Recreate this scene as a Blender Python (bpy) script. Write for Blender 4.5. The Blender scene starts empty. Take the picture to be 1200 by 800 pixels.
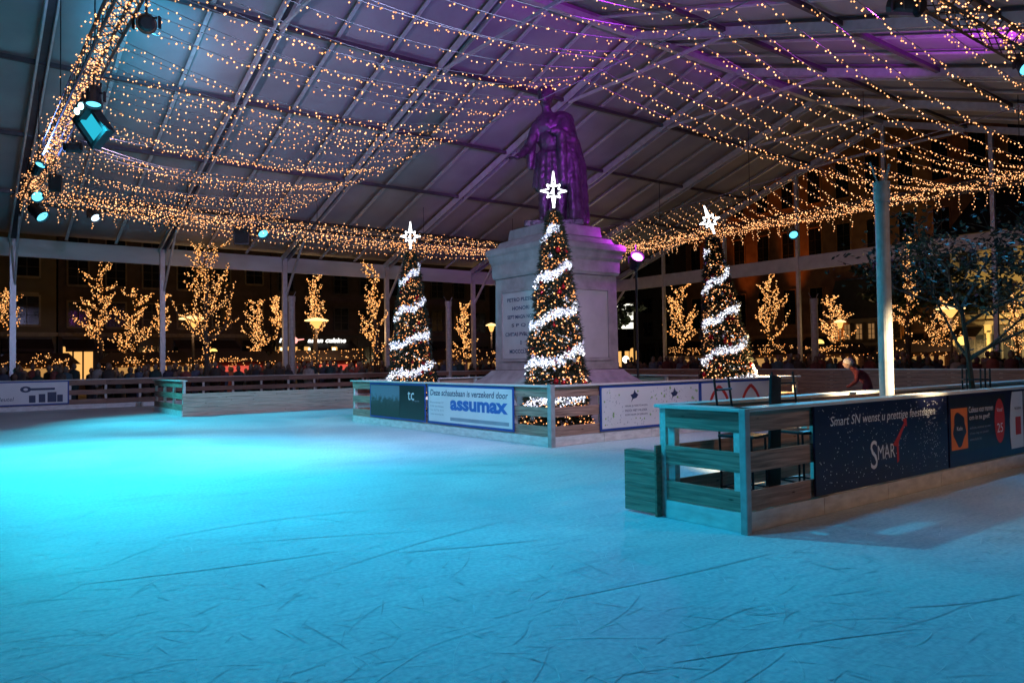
import bpy, bmesh, math, random
from mathutils import Vector, Matrix, noise
R = math.radians
random.seed(7)

# ------------------------------------------------------------------ camera, world, exposure
scene = bpy.context.scene
col = scene.collection
CAMH = 1.55
cam_data = bpy.data.cameras.new('camera')
cam_data.sensor_width = 36.0
cam_data.lens = 885.0 / 1200.0 * 36.0
cam_data.clip_start = 0.05
cam_data.clip_end = 600
cam = bpy.data.objects.new('camera', cam_data)
col.objects.link(cam)
cam.matrix_world = Matrix.Translation((0, 0, CAMH)) @ Matrix.Rotation(R(90) + 0.026, 4, 'X') @ Matrix.Rotation(-0.014, 4, 'Z')
scene.camera = cam

world = bpy.data.worlds.new('World')
scene.world = world
world.use_nodes = True
wn = world.node_tree
bg = wn.nodes['Background']
bg.inputs['Color'].default_value = (0.12, 0.14, 0.25, 1)      # night sky over a lit town
bg.inputs['Strength'].default_value = 0.012

scene.view_settings.view_transform = 'Standard'
scene.view_settings.look = 'None'
scene.view_settings.exposure = 0.0
scene.view_settings.gamma = 1.0
scene.render.engine = 'CYCLES'
scene.cycles.use_denoising = True
scene.cycles.max_bounces = 6
scene.cycles.diffuse_bounces = 4
scene.cycles.glossy_bounces = 3
scene.cycles.sample_clamp_indirect = 4.0
scene.cycles.caustics_reflective = False
scene.cycles.caustics_refractive = False

# the marquee's own axes: t runs along the far wall (away to the right), s runs from that wall towards the camera
TH = 0.9247
E1 = Vector((math.sin(TH), math.cos(TH), 0)); E2 = Vector((math.cos(TH), -math.sin(TH), 0))
ORI = Vector((-19.04, 28.78, 0))
ANG = math.atan2(E1.y, E1.x)
def W(t, s, z=0.0):
    v = ORI + E1 * t + E2 * s
    return Vector((v.x, v.y, z))
def spot_at(px, depth, z=0.0):          # ground position from a bearing and a depth in metres
    return Vector(((px - 600) / 885.0 * depth, depth, z))

# ------------------------------------------------------------------ materials
MATS = {}
def base_mat(name, colr, rough=0.6, metal=0.0, spec=0.5):
    m = bpy.data.materials.new(name); m.use_nodes = True
    b = m.node_tree.nodes['Principled BSDF']
    b.inputs['Base Color'].default_value = (*colr, 1)
    b.inputs['Roughness'].default_value = rough
    b.inputs['Metallic'].default_value = metal
    b.inputs['Specular IOR Level'].default_value = spec
    return m, m.node_tree, b
def mat(name, colr, rough=0.6, metal=0.0, var=0.25, scale=6.0, bump=0.0, stretch=(1, 1, 1), spec=0.5, detail=6):
    if name in MATS: return MATS[name]
    m, nt, b = base_mat(name, colr, rough, metal, spec)
    tc = nt.nodes.new('ShaderNodeTexCoord'); mp = nt.nodes.new('ShaderNodeMapping')
    mp.inputs['Scale'].default_value = stretch
    nt.links.new(tc.outputs['Object'], mp.inputs['Vector'])
    n = nt.nodes.new('ShaderNodeTexNoise'); n.inputs['Scale'].default_value = scale; n.inputs['Detail'].default_value = detail
    nt.links.new(mp.outputs['Vector'], n.inputs['Vector'])
    r = nt.nodes.new('ShaderNodeValToRGB')
    r.color_ramp.elements[0].position = 0.3; r.color_ramp.elements[1].position = 0.7
    r.color_ramp.elements[0].color = (*[c * (1 - var) for c in colr], 1)
    r.color_ramp.elements[1].color = (*[min(1, c * (1 + var)) for c in colr], 1)
    nt.links.new(n.outputs['Fac'], r.inputs['Fac']); nt.links.new(r.outputs['Color'], b.inputs['Base Color'])
    mr = nt.nodes.new('ShaderNodeMapRange'); mr.inputs['To Min'].default_value = max(0, rough - 0.1); mr.inputs['To Max'].default_value = min(1, rough + 0.1)
    nt.links.new(n.outputs['Fac'], mr.inputs['Value']); nt.links.new(mr.outputs['Result'], b.inputs['Roughness'])
    if bump:
        bu = nt.nodes.new('ShaderNodeBump'); bu.inputs['Strength'].default_value = bump; bu.inputs['Distance'].default_value = 0.02
        nt.links.new(n.outputs['Fac'], bu.inputs['Height']); nt.links.new(bu.outputs['Normal'], b.inputs['Normal'])
    MATS[name] = m
    return m
def emit(name, colr, strength, sample=False):
    if name in MATS: return MATS[name]
    m = bpy.data.materials.new(name); m.use_nodes = True
    nt = m.node_tree; nt.nodes.clear()
    e = nt.nodes.new('ShaderNodeEmission'); e.inputs['Color'].default_value = (*colr, 1); e.inputs['Strength'].default_value = strength
    o = nt.nodes.new('ShaderNodeOutputMaterial'); nt.links.new(e.outputs[0], o.inputs['Surface'])
    if not sample: m.cycles.emission_sampling = 'NONE'
    MATS[name] = m
    return m
def bulb_mat(name, c1, c2, s1, s2):
    # every bulb its own brightness and tint
    if name in MATS: return MATS[name]
    m = bpy.data.materials.new(name); m.use_nodes = True
    nt = m.node_tree; nt.nodes.clear()
    g = nt.nodes.new('ShaderNodeNewGeometry')
    e = nt.nodes.new('ShaderNodeEmission')
    mx = nt.nodes.new('ShaderNodeMix'); mx.data_type = 'RGBA'
    mx.inputs['A'].default_value = (*c1, 1); mx.inputs['B'].default_value = (*c2, 1)
    nt.links.new(g.outputs['Random Per Island'], mx.inputs['Factor']); nt.links.new(mx.outputs['Result'], e.inputs['Color'])
    w = nt.nodes.new('ShaderNodeTexWhiteNoise'); w.noise_dimensions = '1D'
    nt.links.new(g.outputs['Random Per Island'], w.inputs['W'])
    mr = nt.nodes.new('ShaderNodeMapRange'); mr.inputs['To Min'].default_value = s1; mr.inputs['To Max'].default_value = s2
    nt.links.new(w.outputs['Value'], mr.inputs['Value']); nt.links.new(mr.outputs['Result'], e.inputs['Strength'])
    o = nt.nodes.new('ShaderNodeOutputMaterial'); nt.links.new(e.outputs[0], o.inputs['Surface'])
    m.cycles.emission_sampling = 'NONE'
    MATS[name] = m
    return m
def wood_mat(name, colr, var=0.35):
    # boards with their own tone each, grain along local x, knots
    m, nt, b = base_mat(name, colr, 0.62)
    tc = nt.nodes.new('ShaderNodeTexCoord'); mp = nt.nodes.new('ShaderNodeMapping'); mp.inputs['Scale'].default_value = (0.7, 9, 16)
    nt.links.new(tc.outputs['Object'], mp.inputs['Vector'])
    g = nt.nodes.new('ShaderNodeNewGeometry')
    add = nt.nodes.new('ShaderNodeVectorMath'); add.operation = 'ADD'
    sc = nt.nodes.new('ShaderNodeMath'); sc.operation = 'MULTIPLY'; sc.inputs[1].default_value = 37
    nt.links.new(g.outputs['Random Per Island'], sc.inputs[0])
    nt.links.new(mp.outputs['Vector'], add.inputs[0]); nt.links.new(sc.outputs[0], add.inputs[1])
    n = nt.nodes.new('ShaderNodeTexNoise'); n.inputs['Scale'].default_value = 2.2; n.inputs['Detail'].default_value = 8; n.inputs['Distortion'].default_value = 0.8
    nt.links.new(add.outputs[0], n.inputs['Vector'])
    r = nt.nodes.new('ShaderNodeValToRGB')
    r.color_ramp.elements[0].position = 0.32; r.color_ramp.elements[1].position = 0.68
    r.color_ramp.elements[0].color = (*[c * (1 - var) for c in colr], 1)
    r.color_ramp.elements[1].color = (*[min(1, c * (1 + var)) for c in colr], 1)
    nt.links.new(n.outputs['Fac'], r.inputs['Fac'])
    # knots
    mp2 = nt.nodes.new('ShaderNodeMapping'); mp2.inputs['Scale'].default_value = (1.0, 2.0, 3.2)
    nt.links.new(tc.outputs['Object'], mp2.inputs['Vector'])
    v = nt.nodes.new('ShaderNodeTexVoronoi'); v.inputs['Scale'].default_value = 3.2
    nt.links.new(mp2.outputs['Vector'], v.inputs['Vector'])
    kr = nt.nodes.new('ShaderNodeValToRGB'); kr.color_ramp.elements[0].position = 0.05; kr.color_ramp.elements[1].position = 0.13
    kr.color_ramp.elements[0].color = (0.25, 0.2, 0.16, 1); kr.color_ramp.elements[1].color = (1, 1, 1, 1)
    nt.links.new(v.outputs['Distance'], kr.inputs['Fac'])
    mu = nt.nodes.new('ShaderNodeMix'); mu.data_type = 'RGBA'; mu.blend_type = 'MULTIPLY'; mu.inputs['Factor'].default_value = 1
    nt.links.new(r.outputs['Color'], mu.inputs['A']); nt.links.new(kr.outputs['Color'], mu.inputs['B'])
    hv = nt.nodes.new('ShaderNodeHueSaturation')
    mr = nt.nodes.new('ShaderNodeMapRange'); mr.inputs['To Min'].default_value = 0.72; mr.inputs['To Max'].default_value = 1.3
    nt.links.new(g.outputs['Random Per Island'], mr.inputs['Value']); nt.links.new(mr.outputs['Result'], hv.inputs['Value'])
    nt.links.new(mu.outputs['Result'], hv.inputs['Color']); nt.links.new(hv.outputs['Color'], b.inputs['Base Color'])
    bu = nt.nodes.new('ShaderNodeBump'); bu.inputs['Strength'].default_value = 0.35; bu.inputs['Distance'].default_value = 0.01
    nt.links.new(n.outputs['Fac'], bu.inputs['Height']); nt.links.new(bu.outputs['Normal'], b.inputs['Normal'])
    MATS[name] = m
    return m

WOOD = wood_mat('larch boards', (0.38, 0.235, 0.175), .5)
PALEW = wood_mat('pale new boards', (0.50, 0.40, 0.31), .3)
WOODD = wood_mat('weathered boards', (0.26, 0.155, 0.11))
CAP = mat('painted cap board', (0.62, 0.60, 0.56), 0.5, var=0.15, scale=4, stretch=(0.6, 6, 6), bump=0.2)
KICK = mat('white kick plate', (0.68, 0.68, 0.66), 0.4, var=0.18, scale=5, stretch=(1, 1, 3))
STEEL = mat('galvanised steel', (0.42, 0.40, 0.39), 0.55, 0.15, var=0.2, scale=9)
ALU = mat('anodised aluminium', (0.62, 0.62, 0.64), 0.42, 0.35, var=0.12, scale=5)
BEAMW = mat('white gutter beam', (0.62, 0.61, 0.60), 0.5, var=0.12, scale=2, stretch=(.3, 1, 1))
DARKM = mat('black powder coat', (0.025, 0.025, 0.03), 0.45, 0.3, var=0.3, scale=12)
PURL = mat('dark purlin', (0.085, 0.07, 0.085), 0.5, 0.2, var=0.2, scale=5)
WIRE = mat('pale cable', (0.20, 0.18, 0.19), 0.5, var=0.1, scale=20)
BARK = mat('bark', (0.06, 0.045, 0.035), 0.9, var=0.4, scale=12, bump=0.5, stretch=(1, 1, .3))
NEEDLE = mat('fir needles', (0.014, 0.024, 0.010), 0.8, var=0.5, scale=5)
LEAF = mat('dark leaves', (0.018, 0.036, 0.022), 0.6, var=0.5, scale=3)
STONE = mat('grey limestone', (0.33, 0.285, 0.285), 0.75, var=0.22, scale=3.5, bump=0.35, detail=10)
STONEL = mat('pale marble', (0.46, 0.42, 0.42), 0.5, var=0.08, scale=3)
BRONZE = mat('bronze patina', (0.085, 0.065, 0.075), 0.42, 0.35, var=0.45, scale=3, bump=0.4, detail=9)
BLUEF = mat('blue banner frame', (0.015, 0.06, 0.30), 0.45, var=0.1, scale=3)
WHITEB = mat('white banner vinyl', (0.72, 0.73, 0.74), 0.4, var=0.05, scale=2)
NAVY = mat('navy banner vinyl', (0.006, 0.007, 0.035), 0.35, var=0.4, scale=3)
BLACKB = mat('black banner vinyl', (0.012, 0.012, 0.012), 0.35, var=0.2, scale=3)
INK = mat('dark ink', (0.02, 0.035, 0.10), 0.5, var=0.1, scale=3)
BLUEINK = mat('blue ink', (0.03, 0.13, 0.45), 0.5, var=0.1, scale=3)
REDINK = mat('red ink', (0.55, 0.03, 0.02), 0.5, var=0.1, scale=3)
ORANGEINK = mat('orange ink', (0.80, 0.19, 0.02), 0.5, var=0.15, scale=6)
WHITEINK = mat('white ink', (0.78, 0.78, 0.8), 0.5, var=0.04, scale=3)
GREYINK = mat('grey ink', (0.28, 0.32, 0.38), 0.5, var=0.1, scale=3)
GREENINK = mat('green ink', (0.20, 0.42, 0.08), 0.5, var=0.2, scale=6)
BULB = bulb_mat('warm bulbs', (1.0, 0.36, 0.11), (1.0, 0.52, 0.24), 0.8, 4.2)
BULBG = bulb_mat('golden bulbs', (1.0, 0.34, 0.07), (1.0, 0.50, 0.18), 0.9, 3.0)
BULBX = bulb_mat('tree bulbs', (1.0, 0.27, 0.06), (1.0, 0.52, 0.22), .8, 4.0)
LEDW = bulb_mat('white leds', (0.75, 0.85, 1.0), (1.0, 0.95, 0.95), 2.0, 6.0)

# ------------------------------------------------------------------ mesh helpers
class MB:
    def __init__(self): self.v = []; self.f = []
    def raw(self, vs, fs):
        k = len(self.v); self.v += [tuple(p) for p in vs]; self.f += [tuple(i + k for i in f) for f in fs]
    def box(self, x0, x1, y0, y1, z0, z1):
        self.raw([(x0, y0, z0), (x1, y0, z0), (x1, y1, z0), (x0, y1, z0), (x0, y0, z1), (x1, y0, z1), (x1, y1, z1), (x0, y1, z1)],
                 [(0, 3, 2, 1), (4, 5, 6, 7), (0, 1, 5, 4), (1, 2, 6, 5), (2, 3, 7, 6), (3, 0, 4, 7)])
    def beam(self, p, q, w, h, up=(0, 0, 1)):
        p = Vector(p); q = Vector(q); d = (q - p).normalized(); upv = Vector(up)
        if abs(d.dot(upv)) > 0.98: upv = Vector((1, 0, 0))
        a = d.cross(upv).normalized() * w / 2; b = a.cross(d).normalized() * h / 2
        vs = [p - a - b, p + a - b, p + a + b, p - a + b, q - a - b, q + a - b, q + a + b, q - a + b]
        self.raw(vs, [(0, 3, 2, 1), (4, 5, 6, 7), (0, 1, 5, 4), (1, 2, 6, 5), (2, 3, 7, 6), (3, 0, 4, 7)])
    def tube(self, p, q, r0, r1=None, n=8, caps=True):
        r1 = r0 if r1 is None else r1
        p = Vector(p); q = Vector(q); d = (q - p)
        if d.length < 1e-6: return
        d.normalize(); a = d.orthogonal().normalized(); b = d.cross(a)
        vs = []
        for c, r in ((p, r0), (q, r1)):
            for i in range(n):
                t = 2 * math.pi * i / n; vs.append(c + a * math.cos(t) * r + b * math.sin(t) * r)
        fs = [(i, (i + 1) % n, n + (i + 1) % n, n + i) for i in range(n)]
        if caps: fs += [tuple(range(n - 1, -1, -1)), tuple(range(n, 2 * n))]
        self.raw(vs, fs)
    def path(self, pts, r, n=5):
        for a, b in zip(pts[:-1], pts[1:]): self.tube(a, b, r, r, n, False)
    def lathe(self, prof, n=16, c=(0, 0, 0)):
        vs = []; fs = []
        for (r, z) in prof:
            for i in range(n):
                t = 2 * math.pi * i / n; vs.append((c[0] + r * math.cos(t), c[1] + r * math.sin(t), c[2] + z))
        for k in range(len(prof) - 1):
            for i in range(n):
                fs.append((k * n + i, k * n + (i + 1) % n, (k + 1) * n + (i + 1) % n, (k + 1) * n + i))
        fs.append(tuple(range(n - 1, -1, -1))); m = (len(prof) - 1) * n; fs.append(tuple(range(m, m + n)))
        self.raw(vs, fs)
    def octa(self, p, r, rz=None):
        x, y, z = p; rz = rz or r
        self.raw([(x + r, y, z), (x - r, y, z), (x, y + r, z), (x, y - r, z), (x, y, z + rz), (x, y, z - rz)],
                 [(0, 2, 4), (2, 1, 4), (1, 3, 4), (3, 0, 4), (2, 0, 5), (1, 2, 5), (3, 1, 5), (0, 3, 5)])
    def ball(self, c, r, n=10, m=6, sc=(1, 1, 1)):
        c = Vector(c); vs = [(c.x, c.y, c.z - r * sc[2])]
        for j in range(1, m):
            ph = math.pi * j / m - math.pi / 2
            for i in range(n):
                t = 2 * math.pi * i / n
                vs.append((c.x + r * sc[0] * math.cos(ph) * math.cos(t), c.y + r * sc[1] * math.cos(ph) * math.sin(t), c.z + r * sc[2] * math.sin(ph)))
        vs.append((c.x, c.y, c.z + r * sc[2])); top = len(vs) - 1; fs = []
        for i in range(n):
            fs.append((0, 1 + (i + 1) % n, 1 + i)); fs.append((top, 1 + (m - 2) * n + i, 1 + (m - 2) * n + (i + 1) % n))
            for j in range(m - 2): fs.append((1 + j * n + i, 1 + j * n + (i + 1) % n, 1 + (j + 1) * n + (i + 1) % n, 1 + (j + 1) * n + i))
        self.raw(vs, fs)
    def poly(self, pts, depth, y=0.0):          # outline in local x,z, front face at y, going back by depth
        n = len(pts)
        vs = [(x, y, z) for x, z in pts] + [(x, y + depth, z) for x, z in pts]
        self.raw(vs, [tuple(range(n)), tuple(range(2 * n - 1, n - 1, -1))] + [(i, n + i, n + (i + 1) % n, (i + 1) % n) for i in range(n)])
    def build(self, name, m, parent=None, loc=None, rz=None, smooth=False, bevel=0.0):
        me = bpy.data.meshes.new(name); me.from_pydata(self.v, [], self.f); me.update()
        o = bpy.data.objects.new(name, me); col.objects.link(o)
        if m: me.materials.append(m)
        if parent is not None: o.parent = parent
        if loc is not None: o.location = loc
        if rz is not None: o.rotation_euler = (0, 0, rz)
        if smooth:
            for p in me.polygons: p.use_smooth = True
        if bevel:
            bv = o.modifiers.new('bevel', 'BEVEL'); bv.width = bevel; bv.segments = 2; bv.limit_method = 'ANGLE'
        return o
def tag(o, label=None, cat=None, group=None, kind=None):
    if label: o['label'] = label
    if cat: o['category'] = cat
    if group: o['group'] = group
    if kind: o['kind'] = kind
    return o
def thing(name, label, cat, loc=(0, 0, 0), rz=0.0, group=None):
    o = bpy.data.objects.new(name, None); o.empty_display_size = 0.2; col.objects.link(o)
    o.location = loc; o.rotation_euler = (0, 0, rz)
    return tag(o, label, cat, group)
def kids(o): return [c for c in bpy.data.objects if c.parent == o]
def copy_tree(o, parent=None):
    c = o.copy(); col.objects.link(c); c.parent = parent
    for ch in kids(o): copy_tree(ch, c)
    return c
def text_mesh(name, body, x, z, w, h, m, parent, y=-0.004, shear=0.0, bold=0.0, depth=0.002):
    cu = bpy.data.curves.new(name, 'FONT'); cu.body = body; cu.size = 1; cu.shear = shear; cu.offset = bold; cu.extrude = 0.0; cu.resolution_u = 3
    tmp = bpy.data.objects.new(name, cu); col.objects.link(tmp)
    bpy.context.view_layer.update()
    me = bpy.data.meshes.new_from_object(tmp.evaluated_get(bpy.context.evaluated_depsgraph_get()))
    bpy.data.objects.remove(tmp)
    xs = [v.co.x for v in me.vertices]; ys = [v.co.y for v in me.vertices]
    x0, x1, y0, y1 = min(xs), max(xs), min(ys), max(ys)
    for v in me.vertices:
        v.co = Vector((x + (v.co.x - x0) / (x1 - x0) * w, y, z + (v.co.y - y0) / (y1 - y0) * h))
    me.name = name; me.materials.clear(); me.materials.append(m)
    o = bpy.data.objects.new(name, me); col.objects.link(o); o.parent = parent
    return o
def spotlight(name, parent, loc, target, power, colr, size_deg, blend=0.5, radius=0.1, world=True):
    ld = bpy.data.lights.new(name, 'SPOT'); ld.energy = power; ld.color = colr; ld.spot_size = R(size_deg); ld.spot_blend = blend; ld.shadow_soft_size = radius
    o = bpy.data.objects.new(name, ld); col.objects.link(o)
    d = Vector(target) - Vector(loc)
    mw = Matrix.Translation(loc) @ d.to_track_quat('-Z', 'Y').to_matrix().to_4x4()
    if parent is not None:
        o.parent = parent
        pm = Matrix.Translation(parent.location) @ parent.rotation_euler.to_matrix().to_4x4()
        o.matrix_basis = pm.inverted() @ mw
    else: o.matrix_world = mw
    return o
def pointlight(name, parent, loc, power, colr, radius=0.1):
    ld = bpy.data.lights.new(name, 'POINT'); ld.energy = power; ld.color = colr; ld.shadow_soft_size = radius
    o = bpy.data.objects.new(name, ld); col.objects.link(o)
    o.parent = parent; o.location = loc
    return o

# ------------------------------------------------------------------ ground and ice
def paving_material():
    m, nt, b = base_mat('street paving', (0.07, 0.065, 0.06), 0.7)
    tc = nt.nodes.new('ShaderNodeTexCoord')
    br = nt.nodes.new('ShaderNodeTexBrick'); br.inputs['Scale'].default_value = 2.2
    br.inputs['Color1'].default_value = (0.09, 0.08, 0.07, 1); br.inputs['Color2'].default_value = (0.05, 0.047, 0.045, 1); br.inputs['Mortar'].default_value = (0.02, 0.02, 0.02, 1)
    nt.links.new(tc.outputs['Object'], br.inputs['Vector']); nt.links.new(br.outputs['Color'], b.inputs['Base Color'])
    return m
g = MB(); g.box(-150, 150, -60, 220, -0.4, -0.12)
tag(g.build('ground', paving_material()), kind='structure')

def ice_material():
    m, nt, b = base_mat('rink ice', (0.62, 0.68, 0.72), 0.5, 0.0, 0.3)
    tc = nt.nodes.new('ShaderNodeTexCoord')
    def nz(scale, detail, stretch=(1, 1, 1), rot=0, dist=0):
        mp = nt.nodes.new('ShaderNodeMapping'); mp.inputs['Scale'].default_value = stretch; mp.inputs['Rotation'].default_value = (0, 0, rot)
        nt.links.new(tc.outputs['Object'], mp.inputs['Vector'])
        n = nt.nodes.new('ShaderNodeTexNoise'); n.inputs['Scale'].default_value = scale; n.inputs['Detail'].default_value = detail; n.inputs['Distortion'].default_value = dist
        nt.links.new(mp.outputs['Vector'], n.inputs['Vector']); return n
    big = nz(0.35, 8, dist=0.6)
    r1 = nt.nodes.new('ShaderNodeValToRGB'); r1.color_ramp.elements[0].position = 0.34; r1.color_ramp.elements[1].position = 0.60
    r1.color_ramp.elements[0].color = (0.50, 0.60, 0.66, 1); r1.color_ramp.elements[1].color = (0.70, 0.77, 0.80, 1)
    nt.links.new(big.outputs['Fac'], r1.inputs['Fac'])
    cur = r1.outputs['Color']
    # fine scratches: strongly stretched noise in several directions
    for rot, sc in ((0.3, 3.2), (1.1, 4.5), (-0.5, 5.5), (2.3, 2.6), (1.75, 7), (0.75, 9), (2.8, 8)):
        s = nz(sc, 4, (0.2, 1.5, 1), rot, 2.4)
        rr = nt.nodes.new('ShaderNodeValToRGB'); rr.color_ramp.elements[0].position = 0.30; rr.color_ramp.elements[1].position = 0.40
        rr.color_ramp.elements[0].color = (0.52, 0.62, 0.70, 1); rr.color_ramp.elements[1].color = (1, 1, 1, 1)
        nt.links.new(s.outputs['Fac'], rr.inputs['Fac'])
        mu = nt.nodes.new('ShaderNodeMix'); mu.data_type = 'RGBA'; mu.blend_type = 'MULTIPLY'; mu.inputs['Factor'].default_value = 0.27
        nt.links.new(cur, mu.inputs['A']); nt.links.new(rr.outputs['Color'], mu.inputs['B']); cur = mu.outputs['Result']
    fine = nz(26, 10)
    r2 = nt.nodes.new('ShaderNodeValToRGB'); r2.color_ramp.elements[0].position = 0.35; r2.color_ramp.elements[1].position = 0.65
    r2.color_ramp.elements[0].color = (0.74, 0.79, 0.83, 1); r2.color_ramp.elements[1].color = (1, 1, 1, 1)
    nt.links.new(fine.outputs['Fac'], r2.inputs['Fac'])
    mu = nt.nodes.new('ShaderNodeMix'); mu.data_type = 'RGBA'; mu.blend_type = 'MULTIPLY'; mu.inputs['Factor'].default_value = 1
    nt.links.new(cur, mu.inputs['A']); nt.links.new(r2.outputs['Color'], mu.inputs['B'])
    nt.links.new(mu.outputs['Result'], b.inputs['Base Color'])
    mr = nt.nodes.new('ShaderNodeMapRange'); mr.inputs['From Min'].default_value = 0.35; mr.inputs['From Max'].default_value = 0.65
    mr.inputs['To Min'].default_value = 0.46; mr.inputs['To Max'].default_value = 0.68
    nt.links.new(big.outputs['Fac'], mr.inputs['Value']); nt.links.new(mr.outputs['Result'], b.inputs['Roughness'])
    bu = nt.nodes.new('ShaderNodeBump'); bu.inputs['Strength'].default_value = 0.25; bu.inputs['Distance'].default_value = 0.01
    nt.links.new(fine.outputs['Fac'], bu.inputs['Height']); nt.links.new(bu.outputs['Normal'], b.inputs['Normal'])
    return m
ice = MB(); ice.box(-16, 24.1, -48, -1.75, -0.11, 0.0)
tag(ice.build('ice', ice_material(), loc=ORI, rz=ANG), kind='structure')

# grooves left by skates: long curved scars in the ice, one uncountable mass of them
sk = MB(); skl = MB()
rs = random.Random(21)
def groove(mb, x, y, a, length, curv, w, z):
    n = max(6, int(length / 0.12)); L = []; Rr = []
    for i in range(n + 1):
        k = i / n; wv = w * (0.25 + math.sin(math.pi * k)) * (0.75 + 0.5 * rs.random())
        L.append((x - math.sin(a) * wv, y + math.cos(a) * wv, z)); Rr.append((x + math.sin(a) * wv, y - math.cos(a) * wv, z))
        x += math.cos(a) * length / n; y += math.sin(a) * length / n; a += curv * length / n
    vs = L + Rr; m_ = n + 1
    mb.raw(vs, [(i, m_ + i, m_ + i + 1, i + 1) for i in range(n)])
sks = MB()
for i in range(2600):           # small hooks and cuts
    d = 2.3 + 11 * rs.random() ** 1.3; x = (rs.random() - 0.5) * d * 1.5
    ln = rs.uniform(0.04, 0.34) if rs.random() < .9 else rs.uniform(.4, .9)
    mb = (sk, sks, skl)[rs.choice((0, 1, 1, 1, 2, 2))]
    groove(mb, x, d, rs.uniform(0, math.pi), ln, rs.gauss(0, 2.4 / (1 + ln * 3)), rs.uniform(.0014, .0042), {id(sk): .003, id(skl): .004, id(sks): .0035}[id(mb)])
for i in range(16):             # long faint gliding tracks
    d = 2.6 + 10 * rs.random(); x = (rs.random() - 0.5) * d * 1.5
    groove(sks, x, d, rs.gauss(0.3, 0.55), rs.uniform(1.2, 3), rs.gauss(0, 0.2), rs.uniform(.003, .008), .0036)
for (x, y, a, ln, cv, w) in ((-.3, 2.75, .05, 1.6, .1, .011), (.8, 3.9, .35, 1.5, -.1, .016), (-3.2, 5.4, .4, 2.0, .08, .016), (1.9, 3.25, .6, .45, -1.2, .02), (-1.0, 6.2, .25, 1.3, .1, .013), (2.4, 4.7, .1, .9, .4, .014), (-1.4, 3.3, .15, 1.8, -.12, .010), (.2, 4.9, .5, 2.2, .05, .012)):
    groove(sks, x, y, a, ln, cv, w, .0038)
tag(sks.build('skate_tracks', mat('groove faint', (0.52, 0.61, 0.67), 0.55, var=0.25, scale=14)), 'faint broad gliding tracks left on the ice', 'skate marks', kind='stuff')
tag(sk.build('skate_marks', mat('groove shadow', (0.43, 0.52, 0.58), 0.5, var=0.3, scale=9)), 'dark curved skate grooves scored across the ice', 'skate marks', kind='stuff')
tag(skl.build('skate_scratches', mat('groove snow', (0.72, 0.76, 0.79), 0.7, var=0.1, scale=9)), 'pale snowy scratches left by skates on the ice', 'skate marks', kind='stuff')

# ------------------------------------------------------------------ marquee
HE, HR, SP, HB, BAY = 6.54, 12.15, 17.53, 5.83, 5.3
SLOPE = (HR - HE) / SP
def roofz(s): return HE + SLOPE * s if s <= SP else HR - SLOPE * (s - SP)
def fabric_material():
    m, nt, b = base_mat('marquee canvas', (0.42, 0.42, 0.45), 0.6)
    tc = nt.nodes.new('ShaderNodeTexCoord'); n = nt.nodes.new('ShaderNodeTexNoise'); n.inputs['Scale'].default_value = 0.6; n.inputs['Detail'].default_value = 5
    nt.links.new(tc.outputs['Object'], n.inputs['Vector'])
    r = nt.nodes.new('ShaderNodeValToRGB'); r.color_ramp.elements[0].position = .3; r.color_ramp.elements[1].position = .7
    r.color_ramp.elements[0].color = (0.28, 0.265, 0.28, 1); r.color_ramp.elements[1].color = (0.39, 0.37, 0.385, 1)
    nt.links.new(n.outputs['Fac'], r.inputs['Fac']); nt.links.new(r.outputs['Color'], b.inputs['Base Color'])
    bu = nt.nodes.new('ShaderNodeBump'); bu.inputs['Strength'].default_value = 0.5; bu.inputs['Distance'].default_value = 0.15
    nt.links.new(n.outputs['Fac'], bu.inputs['Height']); nt.links.new(bu.outputs['Normal'], b.inputs['Normal'])
    return m
FAB = fabric_material()
tent = thing('marquee', 'huge clear-span marquee with pitched canvas roof over the whole rink', 'marquee', ORI, ANG)
I0, I1 = -3, 6
def canvas(s0, s1):
    # cloth between the frames sags a little in every strip
    mb = MB(); ns = 14; nt_ = 6; step = BAY / 3
    for i in range(I0 * 3, I1 * 3):
        t0 = i * step; idx = {}
        vs = []
        for a in range(nt_ + 1):
            for c in range(ns + 1):
                s = s0 + (s1 - s0) * c / ns; k = a / nt_
                sag = 0.10 * 4 * k * (1 - k) * math.sin(math.pi * min(1, max(0, (c + .0) / ns)))
                vs.append((t0 + k * step, -s, roofz(s) + 0.18 - sag))
        fs = [(a * (ns + 1) + c, (a + 1) * (ns + 1) + c, (a + 1) * (ns + 1) + c + 1, a * (ns + 1) + c + 1) for a in range(nt_) for c in range(ns)]
        mb.raw(vs, fs)
    o = mb.build('roof_cover', FAB, tent, smooth=True)
    so = o.modifiers.new('thickness', 'SOLIDIFY'); so.thickness = 0.02
    return o
canvas(0, SP); canvas(SP, 2 * SP)
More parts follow.
